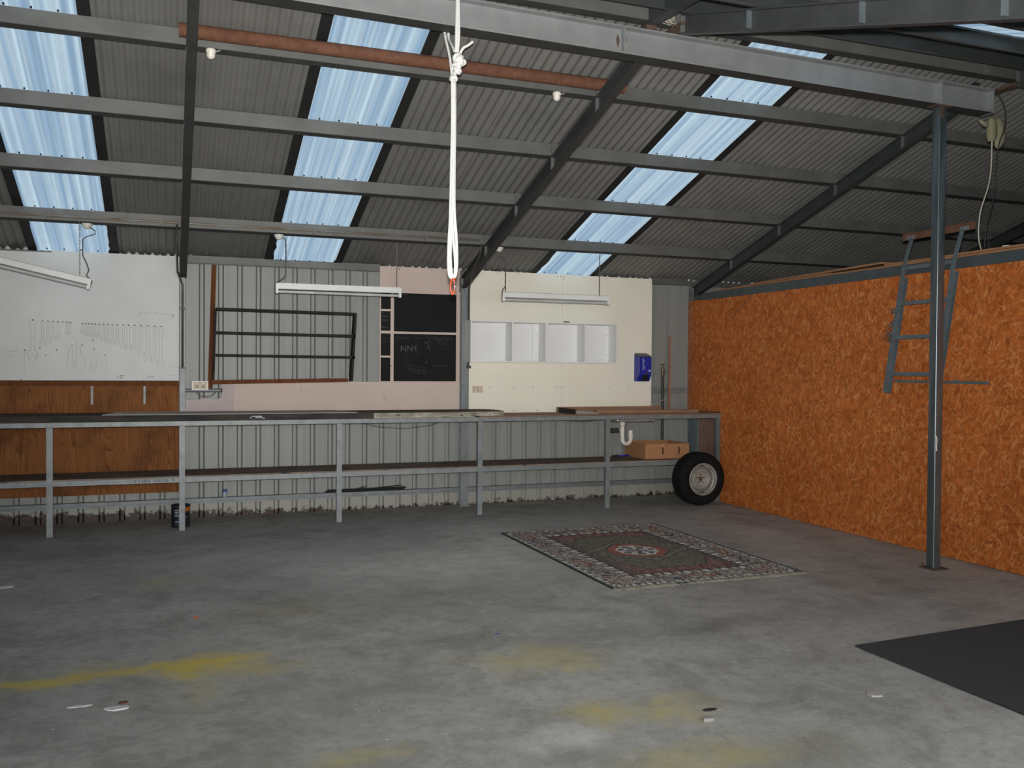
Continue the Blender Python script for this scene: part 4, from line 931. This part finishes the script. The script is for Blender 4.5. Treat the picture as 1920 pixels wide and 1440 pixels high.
t = MB().prism([(-0.69, -0.745), (1.69, -0.748), (1.55, -0.19), (-0.60, -0.19)], 'z', 1.1075, 1.114).build('fibre_sheet', 'fibre_sheet')
tag(t, 'thin pale grey sheet lying on the dark left bench top', 'sheet')
# sink
t = thing('bench_sink', 'stained steel sink basin sunk into the right end of the bench', 'sink', (4.95, -0.42, 1.06))
MB().box(4.72, -0.62, 0.962, 5.22, -0.22, 0.9995).build('basin', 'sink', t, bevel=0.012)
MB().box(4.19, -0.66, 1.0605, 4.46, -0.18, 1.078).build('drainer', 'sink', t)
tag(MB().box(4.17, -0.17, 1.0605, 5.55, -0.13, 1.122).build('back_plank', 'plank'), 'dark brown plank on edge behind the sink', 'plank')
tag(MB().box(4.48, -0.60, 1.0605, 5.82, -0.50, 1.098).build('front_plank', 'plank'), 'pale brown plank lying along the front of the sink', 'plank')
tag(MB().box(4.172, -0.64, 1.0605, 4.187, -0.19, 1.118).build('end_plank', 'rack'), 'dark end board of the sink surround', 'plank')
t = thing('drain_trap', 'white plastic drain trap hanging under the sink', 'pipe', (4.98, -0.38, 0.7))
tx = 4.905; ty = -0.40
MB().lathe([(0.034, 0.958), (0.034, 0.915), (0.030, 0.910)], (tx, ty, 0), 'z', 14).build('top_nut', 'plastic_white', t, smooth=True, auto=40)
MB().lathe([(0.032, 0.911), (0.032, 0.896)], (tx, ty, 0), 'z', 14).build('yellowed_ring', 'plastic_cream', t)
arc = [(tx, ty, 0.905), (tx, ty, 0.76)]+[(tx+0.055-0.055*math.cos(a), ty, 0.745-0.055*math.sin(a)) for a in np.linspace(0.1, math.pi-0.1, 9)]+[(tx+0.11, ty, 0.77)]
MB().tube(arc, 0.0255, 12).build('u_bend', 'plastic_white', t, smooth=True, auto=50)
MB().lathe([(0.034, 0.765), (0.036, 0.788), (0.028, 0.793), (0.026, 0.85), (0.0001, 0.853)], (tx+0.11, ty, 0), 'z', 14).build('outlet_riser', 'plastic_white', t, smooth=True, auto=40)
MB().bar((tx-0.045, ty-0.01, 0.855), (tx, ty-0.01, 0.83), 0.01, 0.012).build('clip', 'plastic_white', t)
tag(MB().lathe([(0.032, 0.0), (0.032, 0.11)], (4.925, -0.045, 0.822), 'x', 12).build('waste_outlet', 'pipe'), 'dark waste pipe stub on the wall behind the drain trap', 'pipe')
tag(MB().tube([(3.95, -0.05, 0.985), (4.2, -0.10, 0.965), (4.45, -0.12, 0.945), (4.6, -0.15, 0.95), (4.75, -0.2, 0.985)], 0.006, 6).build('cable', 'cable', smooth=True), 'grey cable slung under the bench left of the sink', 'cable')
tag(MB().tube([(1.78, -0.05, 0.985), (2.05, -0.06, 0.915), (2.35, -0.06, 0.89), (2.65, -0.06, 0.92), (2.85, -0.05, 0.985)], 0.0045, 6).build('cable', 'cable', smooth=True), 'thin cable sagging under the bench near its middle', 'cable')

# cardboard carton on the shelf
t = thing('carton', 'open brown cardboard carton on the bench shelf above the wheel', 'box', (5.42, -0.36, 0.523))
x0, x1, y0, y1, z0, z1 = 5.085, 5.675, -0.63, -0.13, 0.5235, 0.702
w_ = 0.005
MB().box(x0, y0, z0, x1, y1, z0+w_).build('bottom', 'card', t)
MB().box(x0, y0, z0+w_, x1, y0+w_, z1-0.004).build('front_wall', 'card', t); MB().box(x0, y1-w_, z0+w_, x1, y1, z1).build('back_wall', 'card', t)
MB().box(x0, y0+w_, z0+w_, x0+w_, y1-w_, z1).build('side_wall', 'card', t); MB().box(x1-w_, y0+w_, z0+w_, x1, y1-w_, z1).build('side_wall', 'card', t)
for xx in (x0+0.235, x0+0.455): MB().box(xx-0.010, y0-0.0012, z0+0.055, xx+0.010, y0-0.0002, z0+0.135).build('hand_slot', 'card_dark', t)
MB().box(x0+0.215, y0-0.0010, z0+0.136, x0+0.255, y0-0.0001, z1-0.003).build('tape_strip', 'tape', t)
t = thing('hand_tool', 'blue and black hand tool lying on the shelf beside the carton', 'tool', (5.0, -0.2, 0.53))
MB().tube([(4.85, -0.24, 0.535), (4.93, -0.24, 0.535)], 0.011, 8).build('grip', 'black', t, smooth=True); MB().tube([(4.93, -0.24, 0.535), (5.10, -0.24, 0.535)], 0.010, 8).build('shaft', 'blue', t, smooth=True)

# wheel leaning on the bench end
t = thing('spare_wheel', 'spare car wheel with rusty white rim leaning on the bench end', 'wheel', (5.66, -0.86, 0.0))
wc = (5.655, -0.865, 0.3085); R0 = 0.308
tp = [(0.178, -0.098), (0.192, -0.112), (0.235, -0.122), (0.268, -0.116), (0.288, -0.098), (0.302, -0.080), (0.308, -0.055), (0.308, -0.03), (0.302, -0.028), (0.302, -0.018), (0.308, -0.016), (0.308, 0.016), (0.302, 0.018), (0.302, 0.028), (0.308, 0.03), (0.308, 0.055), (0.302, 0.08), (0.288, 0.098), (0.24, 0.108), (0.19, 0.098), (0.178, 0.085)]
MB().lathe(tp, wc, 'y', 56, closed=True).build('tyre', 'tyre', t, smooth=True, auto=50)
rim = [(0.180, -0.100), (0.186, -0.104), (0.186, -0.112), (0.178, -0.114), (0.172, -0.108), (0.168, -0.094), (0.160, -0.080), (0.150, -0.076), (0.147, -0.050), (0.142, -0.030), (0.136, -0.034), (0.124, -0.066), (0.112, -0.080), (0.100, -0.082), (0.088, -0.070), (0.076, -0.052), (0.066, -0.050), (0.030, -0.052), (0.028, -0.046), (0.028, 0.03), (0.15, 0.05), (0.178, 0.085)]
ring_ = None
rim_o = MB().lathe(rim, wc, 'y', 56, cap=False).build('rim', 'rim', t, smooth=True, auto=35)
h0 = None
for k in range(5):
    a = math.radians(90+72*k); c_ = (wc[0]+0.049*math.cos(a), wc[1]-0.0505, wc[2]+0.049*math.sin(a))
    MB().lathe([(0.0085, -0.002), (0.0085, 0.001)], c_, 'y', 8).build('lug_hole', 'hole', rim_o)
MB().lathe([(0.0275, -0.050), (0.025, -0.046), (0.0001, -0.046)], wc, 'y', 16).build('hub_hole', 'hub', rim_o)
for k, a0 in enumerate((90, 180, 270, 0)):
    a = [math.radians(a0-11+22*i/6) for i in range(7)]
    if a0 == 0: a = [math.radians(-2+4*i/6) for i in range(7)]
    MB().ribbon([(wc[0]+0.1555*math.cos(q), wc[1]-0.0795, wc[2]+0.1555*math.sin(q)) for q in a], 0.013).build('vent_slot', 'hole', rim_o)

# inside the opening at the end of the bench
tag(MB().box(6.135, -0.135, 0.42, 6.475, -0.115, 1.03).build('insulation_panel', 'foil'), 'pinkish foil insulation panel seen under the bench end', 'panel')

# tin, jar, bundle of dark sticks
t = thing('paint_tin', 'navy paint tin with an orange label patch behind a bench leg', 'tin', (0.0, -0.5, 0.0))
cc = (0.0, -0.50, 0.0); tr = 0.088
MB().lathe([(tr, 0.0), (tr+0.002, 0.004), (tr, 0.008), (tr, 0.205), (tr+0.003, 0.207), (tr+0.003, 0.214), (tr-0.004, 0.216), (tr-0.008, 0.205), (0.0001, 0.203)], cc, 'z', 32).build('can', 'tin', t, smooth=True, auto=40)
def patch(a0, a1, z0, z1, mt, nm, r=tr+0.0008):
    n = 8; vs = []
    for i in range(n+1):
        a = math.radians(a0+(a1-a0)*i/n); p = (cc[0]+r*math.cos(a), cc[1]+r*math.sin(a)); vs += [(p[0], p[1], z0), (p[0], p[1], z1)]
    return MB().add(vs, [(2*i, 2*i+1, 2*i+3, 2*i+2) for i in range(n)]).build(nm, mt, t, smooth=True)
patch(-62, -5, 0.155, 0.196, 'tin_orange', 'orange_patch'); patch(185, 355, 0.200, 0.2055, 'tin_olive', 'lip_band')
for z_, a0, a1, mt in ((0.168, 232, 262, 'print_white'), (0.150, 232, 255, 'print_white'), (0.136, 225, 262, 'print_blue'), (0.137, 238, 246, 'print_white'), (0.117, 232, 262, 'print_white'), (0.105, 234, 262, 'tin_olive'), (0.064, 236, 262, 'print_blue'), (0.055, 234, 262, 'print_white'), (0.03, 232, 262, 'rust'), (0.10, 300, 308, 'print_white')):
    patch(a0, a1, z_-0.004, z_+0.004, mt, 'label_print', tr+0.0012)
t = thing('small_jar', 'small jar with blue cap standing on the low wall rail', 'jar', (0.44, -0.04, 0.207))
MB().lathe([(0.024, 0.0), (0.026, 0.004), (0.026, 0.045), (0.021, 0.055)], (0.44, -0.042, 0.2075), 'z', 14).build('glass_body', 'jar', t, smooth=True, auto=40)
MB().lathe([(0.023, 0.055), (0.023, 0.080), (0.0001, 0.081)], (0.44, -0.042, 0.2075), 'z', 14).build('cap', 'glass_blue', t)
m = MB(); rr = random.Random(4)
for k in range(9):
    yy = -0.075+0.008*k; z_ = 0.2135+0.009*(k % 3)
    m.tube([(1.47+rr.uniform(0, .05), yy, z_), (1.9, yy+rr.uniform(-.004, .004), z_+0.002), (2.36+rr.uniform(-.03, .03), yy, z_+0.004)], 0.0062, 6)
m.tube([(1.80, -0.05, 0.235), (1.93, -0.05, 0.262)], 0.006, 6); m.tube([(2.0, -0.05, 0.238), (2.33, -0.05, 0.262)], 0.005, 6)
tag(m.build('bundle_of_rods', 'black'), 'bundle of thin black rods lying on the low wall rail', 'rods')

# ------------------------------------------------------------------ loft edge, ladder
t = thing('loft_bearer', 'blue grey steel channel along the top of the strand board wall', 'beam', (6.05, -4.5, 2.44))
MB().prism([(XO-0.012, 2.425), (XO+0.035, 2.425), (XO+0.035, 2.431), (XO-0.006, 2.431), (XO-0.006, 2.508), (XO+0.035, 2.508), (XO+0.035, 2.514), (XO-0.012, 2.514)], 'y', -9.0, -0.36).build('channel', 'bearer_steel', t)
MB().prism([(XO-0.004, 2.44), (XO+0.03, 2.44), (XO+0.03, 2.50), (XO-0.004, 2.50)], 'y', -0.36, -0.13).build('end_channel', 'bearer_steel', t)
t = thing('loft_floor', 'plywood loft floor above the strand board wall', 'floor boards', (7.5, -4.5, 2.52))
for i, (a, b, z, dx, tilt) in enumerate(((-0.62, -2.10, 2.5155, 0.0, 0.0), (-1.00, -2.60, 2.5345, 0.012, -0.004), (-1.35, -3.35, 2.5545, -0.014, -0.006), (-2.11, -3.15, 2.5155, 0.0, 0.0), (-3.16, -4.20, 2.5155, 0.0, 0.0), (-3.36, -4.15, 2.5345, 0.01, 0.0), (-4.22, -6.4, 2.5155, 0.0, 0.0), (-4.16, -5.9, 2.5345, -0.012, 0.0), (-6.41, -8.9, 2.5155, 0.0, 0.0))):
    MB().sweep([(0, 0), (2.9, 0), (2.9, 0.0165), (0, 0.0165)], (XO-0.013+dx, b, z), (XO-0.013+dx, a, z+tilt*4), (0, 0, 1)).build('plywood_sheet', 'loftply', t)
tag(MB().lathe([(0.0001, 0.018), (0.03, 0.014), (0.035, 0.0)], (6.07, -4.62, 2.551), 'z', 12).build('paper_scrap', 'flake'), 'small white scrap lying on the loft edge', 'scrap')

ld_ = thing('ladder', 'grey steel loft ladder leaning on the strand board wall behind the post', 'ladder', (5.8, -3.9, 1.38))
lb0, lt0 = Vector((5.775, 0, 1.385)), Vector((6.075, 0, 2.775))
def onlad(z): s = (z-lb0.z)/(lt0.z-lb0.z); return lb0.x+(lt0.x-lb0.x)*s
nd = (lt0-lb0).normalized(); nrm = Vector((-nd.z, 0, nd.x))
def lx(z): return 5.775+(z-1.385)*0.1765 if z <= 2.5 else 5.972+(z-2.5)*0.335
for ys in (-3.64, -4.19):
    l = MB(); up = (-1, 0, 0.1765)
    l.sweep([(-0.005, 0.0), (0.034, 0.0), (0.034, -0.006), (0.0, -0.006), (0.0, -0.054), (0.030, -0.054), (0.030, -0.060), (-0.005, -0.060)], (lx(1.385), ys, 1.385), (lx(2.41), ys, 2.41), up)
    l.sweep([(-0.005, 0.0), (0.034, 0.0), (0.034, -0.010), (-0.005, -0.010)], (lx(2.41), ys, 2.41), (lx(2.5), ys, 2.5), up)
    l.sweep([(-0.005, 0.0), (0.034, 0.0), (0.034, -0.010), (-0.005, -0.010)], (lx(2.5), ys, 2.4995), (lx(2.775), ys, 2.775), (-1, 0, 0.335))
    l.build('stile', 'blue_steel', ld_)
for z in (2.485, 2.172, 1.872, 1.552):
    xx = lx(z); dp = 0.030 if z > 2.4 else 0.056
    MB().sweep([(0.0, -0.024), (dp, -0.024), (dp, 0.010), (dp-0.006, 0.010), (dp-0.006, -0.018), (0.006, -0.018), (0.006, 0.010), (0.0, 0.010)], (xx+0.004, -4.186, z), (xx+0.004, -3.644, z), (0, 0, 1)).build('rung', 'blue_steel', ld_)
onlad = lx
xt = onlad(2.77)
MB().box(xt-0.004, -4.325, 2.738, xt+0.010, -3.55, 2.800).build('top_bar', 'rust', ld_)
for ys in (-3.645, -4.225): MB().lathe([(0.05, -0.001), (0.045, 0.0)], (xt-0.0045, ys, 2.752), 'x', 10).build('weld_primer', 'galv', ld_) if False else MB().box(xt-0.0055, ys-0.05, 2.739, xt-0.0042, ys+0.045, 2.775).build('weld_primer', 'galv', ld_)
m = MB(); rr = random.Random(9)
for z in (2.10, 1.98, 1.90, 1.85):
    xx = onlad(z)
    for k in range(4): m.tube([(xx+rr.uniform(-.03, .05), -3.62+rr.uniform(-.03, .05), z+rr.uniform(-.03, .04)) for _ in range(5)], 0.0035, 5)
m.build('tie_wire', 'cable', ld_)
t = thing('ladder_stop_bar', 'thin steel bar fixed to the strand board under the ladder foot', 'bar', (6.0, -4.0, 1.48))
MB().box(XO-0.028, -4.52, 1.468, XO-0.004, -3.53, 1.490).build('bar', 'blue_steel', t); MB().box(XO-0.03, -4.22, 1.488, XO-0.001, -4.19, 1.500).build('bracket', 'galv', t)
tag(MB().tube([(XO-0.006, -0.893, 2.139), (XO-0.012, -1.435, 2.465)], 0.003, 5).build('wire', 'cable'), 'thin dark wire slanting across the top of the strand board', 'wire')

# rag and wires at the end of the beam
t = thing('hanging_rag', 'yellowish cloth bundle hanging off the end of the big beam', 'cloth', (6.15, -4.45, 3.5))
m = MB()
def lobe(c, pts, seed):
    rr = random.Random(seed); rings = []; n = 10
    for (dx, z, rx, ry) in pts:
        rings.append([(c[0]+dx+rx*math.cos(2*math.pi*k/n)*(1+rr.uniform(-.15, .15)), c[1]+ry*math.sin(2*math.pi*k/n)*(1+rr.uniform(-.2, .2)), z) for k in range(n)])
    b = MB(); vs = [v for r in rings for v in r]
    fs = [(i*n+k, i*n+(k+1) % n, (i+1)*n+(k+1) % n, (i+1)*n+k) for i in range(len(rings)-1) for k in range(n)]+[tuple(range(n))[::-1], tuple(range((len(rings)-1)*n, len(rings)*n))]
    return b.add(vs, fs)
cx, cy = 6.12, -4.44
lobe((cx, cy), [(-0.03, 3.62, 0.012, 0.012), (-0.02, 3.60, 0.03, 0.025), (-0.015, 3.55, 0.045, 0.035), (-0.02, 3.48, 0.045, 0.035), (-0.02, 3.43, 0.03, 0.03)], 1).build('fold', 'cloth', t, smooth=True)
lobe((cx, cy-0.01), [(0.03, 3.61, 0.02, 0.02), (0.055, 3.57, 0.04, 0.03), (0.06, 3.48, 0.045, 0.035), (0.055, 3.42, 0.04, 0.03), (0.04, 3.375, 0.018, 0.015)], 2).build('fold', 'cloth', t, smooth=True)
lobe((cx-0.12, cy), [(-0.035, 3.585, 0.01, 0.01), (0.0, 3.58, 0.03, 0.015), (0.02, 3.565, 0.04, 0.02), (0.04, 3.54, 0.02, 0.015)], 3).build('flap', 'cloth', t, smooth=True)
def cabl(label, pts, r, mt, cat='cable', name='cable'):
    P = [Vector(p) for p in pts]; out = []
    for i in range(len(P)-1):
        p0, p1, p2, p3 = P[max(i-1, 0)], P[i], P[i+1], P[min(i+2, len(P)-1)]
        for k in range(5):
            s = k/5; out.append(0.5*((2*p1)+(p2-p0)*s+(2*p0-5*p1+4*p2-p3)*s*s+(3*p1-p0-3*p2+p3)*s**3))
    out.append(P[-1]); return tag(MB().tube(out, r, 6).build(name, mt, smooth=True), label, cat)
cabl('pale cable dropping from the rag down to the loft edge', [(6.10, -4.46, 3.60), (6.085, -4.46, 3.42), (6.08, -4.46, 3.2), (6.06, -4.45, 3.05), (6.03, -4.44, 2.95), (6.005, -4.43, 2.85), (6.0, -4.42, 2.72), (6.02, -4.41, 2.62), (6.055, -4.40, 2.56)], 0.006, 'cable_pale')
cabl('black cable looping from the near rafter past the rag to the loft', [(6.10, -4.48, 3.83), (6.13, -4.50, 3.76), (6.175, -4.50, 3.68), (6.185, -4.50, 3.60), (6.165, -4.50, 3.5), (6.135, -4.49, 3.42), (6.13, -4.47, 3.3), (6.13, -4.45, 3.0), (6.085, -4.42, 2.75), (6.09, -4.40, 2.56)], 0.0055, 'black')

# ------------------------------------------------------------------ rug
rug = thing('rug', 'fringed oriental rug with red centre medallion lying on the concrete', 'rug', (3.68, -3.04, 0.0))
RX0, RX1, RY0, RY1 = 2.842, 4.503, -4.195, -1.872
nx, ny = 166, 232
xs = np.linspace(0, RX1-RX0, nx+1); ys = np.linspace(0, RY1-RY0, ny+1)
Xg, Yg = np.meshgrid(xs, ys)
W_, L_ = RX1-RX0, RY1-RY0
D = np.minimum(np.minimum(Xg, W_-Xg), np.minimum(Yg, L_-Yg))
side = np.minimum(Xg, W_-Xg) < np.minimum(Yg, L_-Yg)
S = np.where(side, Yg, Xg)                      # run along the border
C_ = lambda *c: np.array(c)
cream, beige, grey, dk, navy, teal, red, rose, olive, brown = map(np.array, ((.40, .375, .325), (.235, .215, .185), (.165, .16, .155), (.03, .036, .035), (.035, .045, .06), (.02, .033, .031), (.19, .07, .056), (.135, .083, .082), (.092, .086, .07), (.08, .066, .06)))
img = np.zeros(Xg.shape+(3,)); img[:] = beige
def put(mask, c): img[mask] = c
ph = lambda p, o=0.0: ((S+o) % p)/p
# outer guard stripe
g = (D < 0.075); put(g, grey); put(g & (ph(0.062) < 0.55) & (D > 0.03), cream); put(g & (ph(0.062) > 0.8), dk); put(g & (ph(0.124) < 0.2) & (D > 0.045), rose)
# main border with a row of motifs
b_ = (D >= 0.075) & (D < 0.255); put(b_, beige*0.85)
u = (D-0.165)/0.08; per = 0.30
for k in range(4):
    v = (((S+0.05+k*per/1.0) % (per*4))-per*2)/(per*0.5); c = [navy, rose, grey*0.55, red*0.75][k]
    sk = v+u*0.55
    put(b_ & ((sk/0.55)**2+(u/0.75)**2 < 1), c); put(b_ & ((sk/0.28)**2+(u/0.4)**2 < 1), [grey, beige, cream, beige][k]*0.9)
    put(b_ & (np.abs(np.abs(v)-0.85) < 0.10) & (np.abs(u) < 0.8), dk if k % 2 else rose)
    put(b_ & (np.abs(u-0.75*np.sin(v*3.1)) < 0.10), grey*0.6)
put(b_ & (np.abs(D-0.082) < 0.006), dk); put(b_ & (np.abs(D-0.250) < 0.005), dk)
# inner guard
g = (D >= 0.255) & (D < 0.325); put(g, grey); put(g & (ph(0.085) < 0.55), cream*0.95); put(g & (ph(0.085) > 0.75) & (D > 0.28), dk); put(g & (ph(0.17) < 0.16), rose)
put((D >= 0.325) & (D < 0.342), dk); 
f = D >= 0.342
U = (Xg-W_/2)/(W_/2-0.342); V = (Yg-L_/2)/(L_/2-0.342)
put(f, rose*0.95)
put(f & (np.abs(U) > 0.86), brown)
hexm = np.maximum(np.abs(V)*1.02, np.abs(V)*0.62+np.abs(U)*0.62)
put(f & (hexm < 0.86) & (np.abs(U) < 0.9), brown*0.7); put(f & (hexm < 0.83) & (np.abs(U) < 0.88), olive)
put(f & (hexm < 0.83) & (np.abs(np.abs(U)-0.78) < 0.03), brown)
h2 = np.abs(V)*1.2+np.abs(U)*0.55
put(f & (np.abs(h2-0.62) < 0.018) & (np.abs(U) < 0.8), brown*0.7); put(f & (np.abs(h2-0.57) < 0.02) & (((Xg*40).astype(int)) % 2 == 0), beige*0.7)
oc = np.maximum(np.maximum(np.abs(U)/0.54, np.abs(V)/0.36), (np.abs(U)/0.54+np.abs(V)/0.36)/1.35)
put(f & (oc < 1), dk); put(f & (oc < 0.95), red); put(f & (oc < 0.68), cream); 
a_ = np.arctan2(V/0.36, U/0.54)
put(f & (oc < 0.60) & (np.cos(a_*7) > -0.3), navy*1.3); put(f & (oc < 0.42), cream*0.8); put(f & (oc < 0.38) & (np.cos(a_*5+oc*9) > -0.1), navy*1.4); put(f & (oc < 0.09), red)
put(f & (oc > 1.05) & (np.abs(V) > 0.86) & (ph(0.11) < 0.3), red*0.6)
put((np.minimum(Xg, W_-Xg) < 0.022), teal); put((np.minimum(Yg, L_-Yg) < 0.008), teal)
spk = RNG.rand(ny+1, nx+1); bd = (D > 0.03) & (D < 0.325)
put(bd & (spk < 0.06), cream*0.9); put(bd & (spk > 0.94), dk); put(bd & (spk > 0.89) & (spk < 0.94), rose); put(f & (spk > 0.95), dk); put(f & (spk < 0.05), beige*0.7)
blk = RNG.rand(ny//2+2, nx//2+2); jit = np.repeat(np.repeat(blk, 2, 0), 2, 1)[:ny+1, :nx+1]
img *= (0.78+0.42*jit[..., None]); img = np.clip(img*1.95, 0, 0.68)
Zr = 0.006+0.002*RNG.rand(ny+1, nx+1)
vs = np.stack([Xg+RX0, Yg+RY0, Zr], -1).reshape(-1, 3)
idx = np.arange((nx+1)*(ny+1)).reshape(ny+1, nx+1)
q = np.stack([idx[:-1, :-1], idx[:-1, 1:], idx[1:, 1:], idx[1:, :-1]], -1).reshape(-1, 4)
me = bpy.data.meshes.new('pile'); me.from_pydata(vs.tolist(), [], q.tolist())
at = me.color_attributes.new('wool', 'FLOAT_COLOR', 'POINT')
at.data.foreach_set('color', np.concatenate([img.reshape(-1, 3), np.ones((len(vs), 1))], 1).astype(np.float32).ravel())
m_, nt, bs = new_mat('rug_wool'); an = N(nt, 'ShaderNodeAttribute', attribute_name='wool'); nt.links.new(an.outputs['Color'], bs.inputs['Base Color'])
bs.inputs['Roughness'].default_value = 0.95; bs.inputs['Specular IOR Level'].default_value = 0.1
me.materials.append(m_); o = bpy.data.objects.new('pile', me); COL.objects.link(o); o.parent = rug; o.matrix_parent_inverse = world_of(rug).inverted()
MT['rug_edge'] = mat('rug_binding', (0.02, 0.032, 0.03), (0.03, 0.04, 0.036), 0.95)
MB().box(RX0, RY0, 0.0005, RX1, RY1, 0.0055).build('backing', 'rug_edge', rug)
MT['fringe'] = mat('rug_fringe_cotton', (0.42, 0.38, 0.31), (0.28, 0.24, 0.19), 0.95, 0, 12)
for yy, sgn in ((RY0, -1), (RY1, 1)):
    m = MB(); rr = random.Random(21)
    nfr = 230
    for k in range(nfr):
        xx = RX0+0.01+(W_-0.0)*k/nfr
        if sgn < 0 and 0.30 < k/nfr < 0.42 and rr.random() < 0.6: continue
        ln = rr.uniform(0.03, 0.055) if sgn < 0 else rr.uniform(0.015, 0.03)
        m.bar((xx, yy, 0.005), (xx+rr.uniform(-.012, .012), yy+sgn*ln, 0.003), 0.006, 0.004)
    m.build('fringe', 'fringe', rug)['kind'] = 'stuff'

# dark mat on the right
m = MB().prism([(3.533, -5.853), (5.35, -5.755), (5.35, -7.75), (3.533, -7.75)], 'z', 0.0003, 0.011)
tag(m.build('floor_mat', 'mat', bevel=0.002), 'plain charcoal floor mat at the lower right of the floor', 'mat')

# ------------------------------------------------------------------ scraps on the floor
def chip(name, label, cat, x, y, sx, sy, h, mt, seed):
    rr = random.Random(seed); n = 7
    pr = [(x+sx*math.cos(2*math.pi*k/n)*rr.uniform(.6, 1), y+sy*math.sin(2*math.pi*k/n)*rr.uniform(.6, 1)) for k in range(n)]
    return tag(MB().prism(pr, 'z', 0.0004, h).build(name, mt), label, cat)
chip('paint_flake', 'largest white paint flake on the concrete at lower left', 'flake', -0.33, -5.47, 0.075, 0.035, 0.006, 'flake', 1)
chip('paint_flake', 'thin white paint flake beside the largest one', 'flake', -0.50, -5.38, 0.06, 0.018, 0.003, 'flake', 2)
chip('paint_flake', 'small rusty flake beside the white paint flakes', 'flake', -0.31, -5.40, 0.03, 0.02, 0.006, 'rust', 3)
chip('paint_flake', 'flat white flake near the left picture edge on the concrete', 'flake', -1.20, -2.73, 0.09, 0.045, 0.003, 'flake', 4)
chip('stone_chip', 'grey stone chip on the concrete in the foreground', 'stone', 2.145, -6.50, 0.035, 0.025, 0.014, 'rock', 5)
chip('leaf_scrap', 'black scrap beside the grey stone chip', 'scrap', 2.215, -6.40, 0.045, 0.016, 0.006, 'black', 6)
chip('tile_chip', 'pale rectangular chip on the concrete near the charcoal mat', 'stone', 3.075, -6.50, 0.05, 0.045, 0.007, 'fibre_sheet', 7)
chip('bark_scrap', 'rust brown scrap on the concrete at the bottom', 'scrap', 0.63, -6.55, 0.035, 0.010, 0.008, 'rust', 8)
chip('orange_scrap', 'tiny orange scrap on the concrete left of centre', 'scrap', 0.05, -4.0, 0.018, 0.014, 0.006, 'orange', 9)
chip('blue_scrap', 'tiny blue scrap on the concrete in the middle', 'scrap', 1.70, -4.95, 0.025, 0.012, 0.003, 'print_blue', 10)
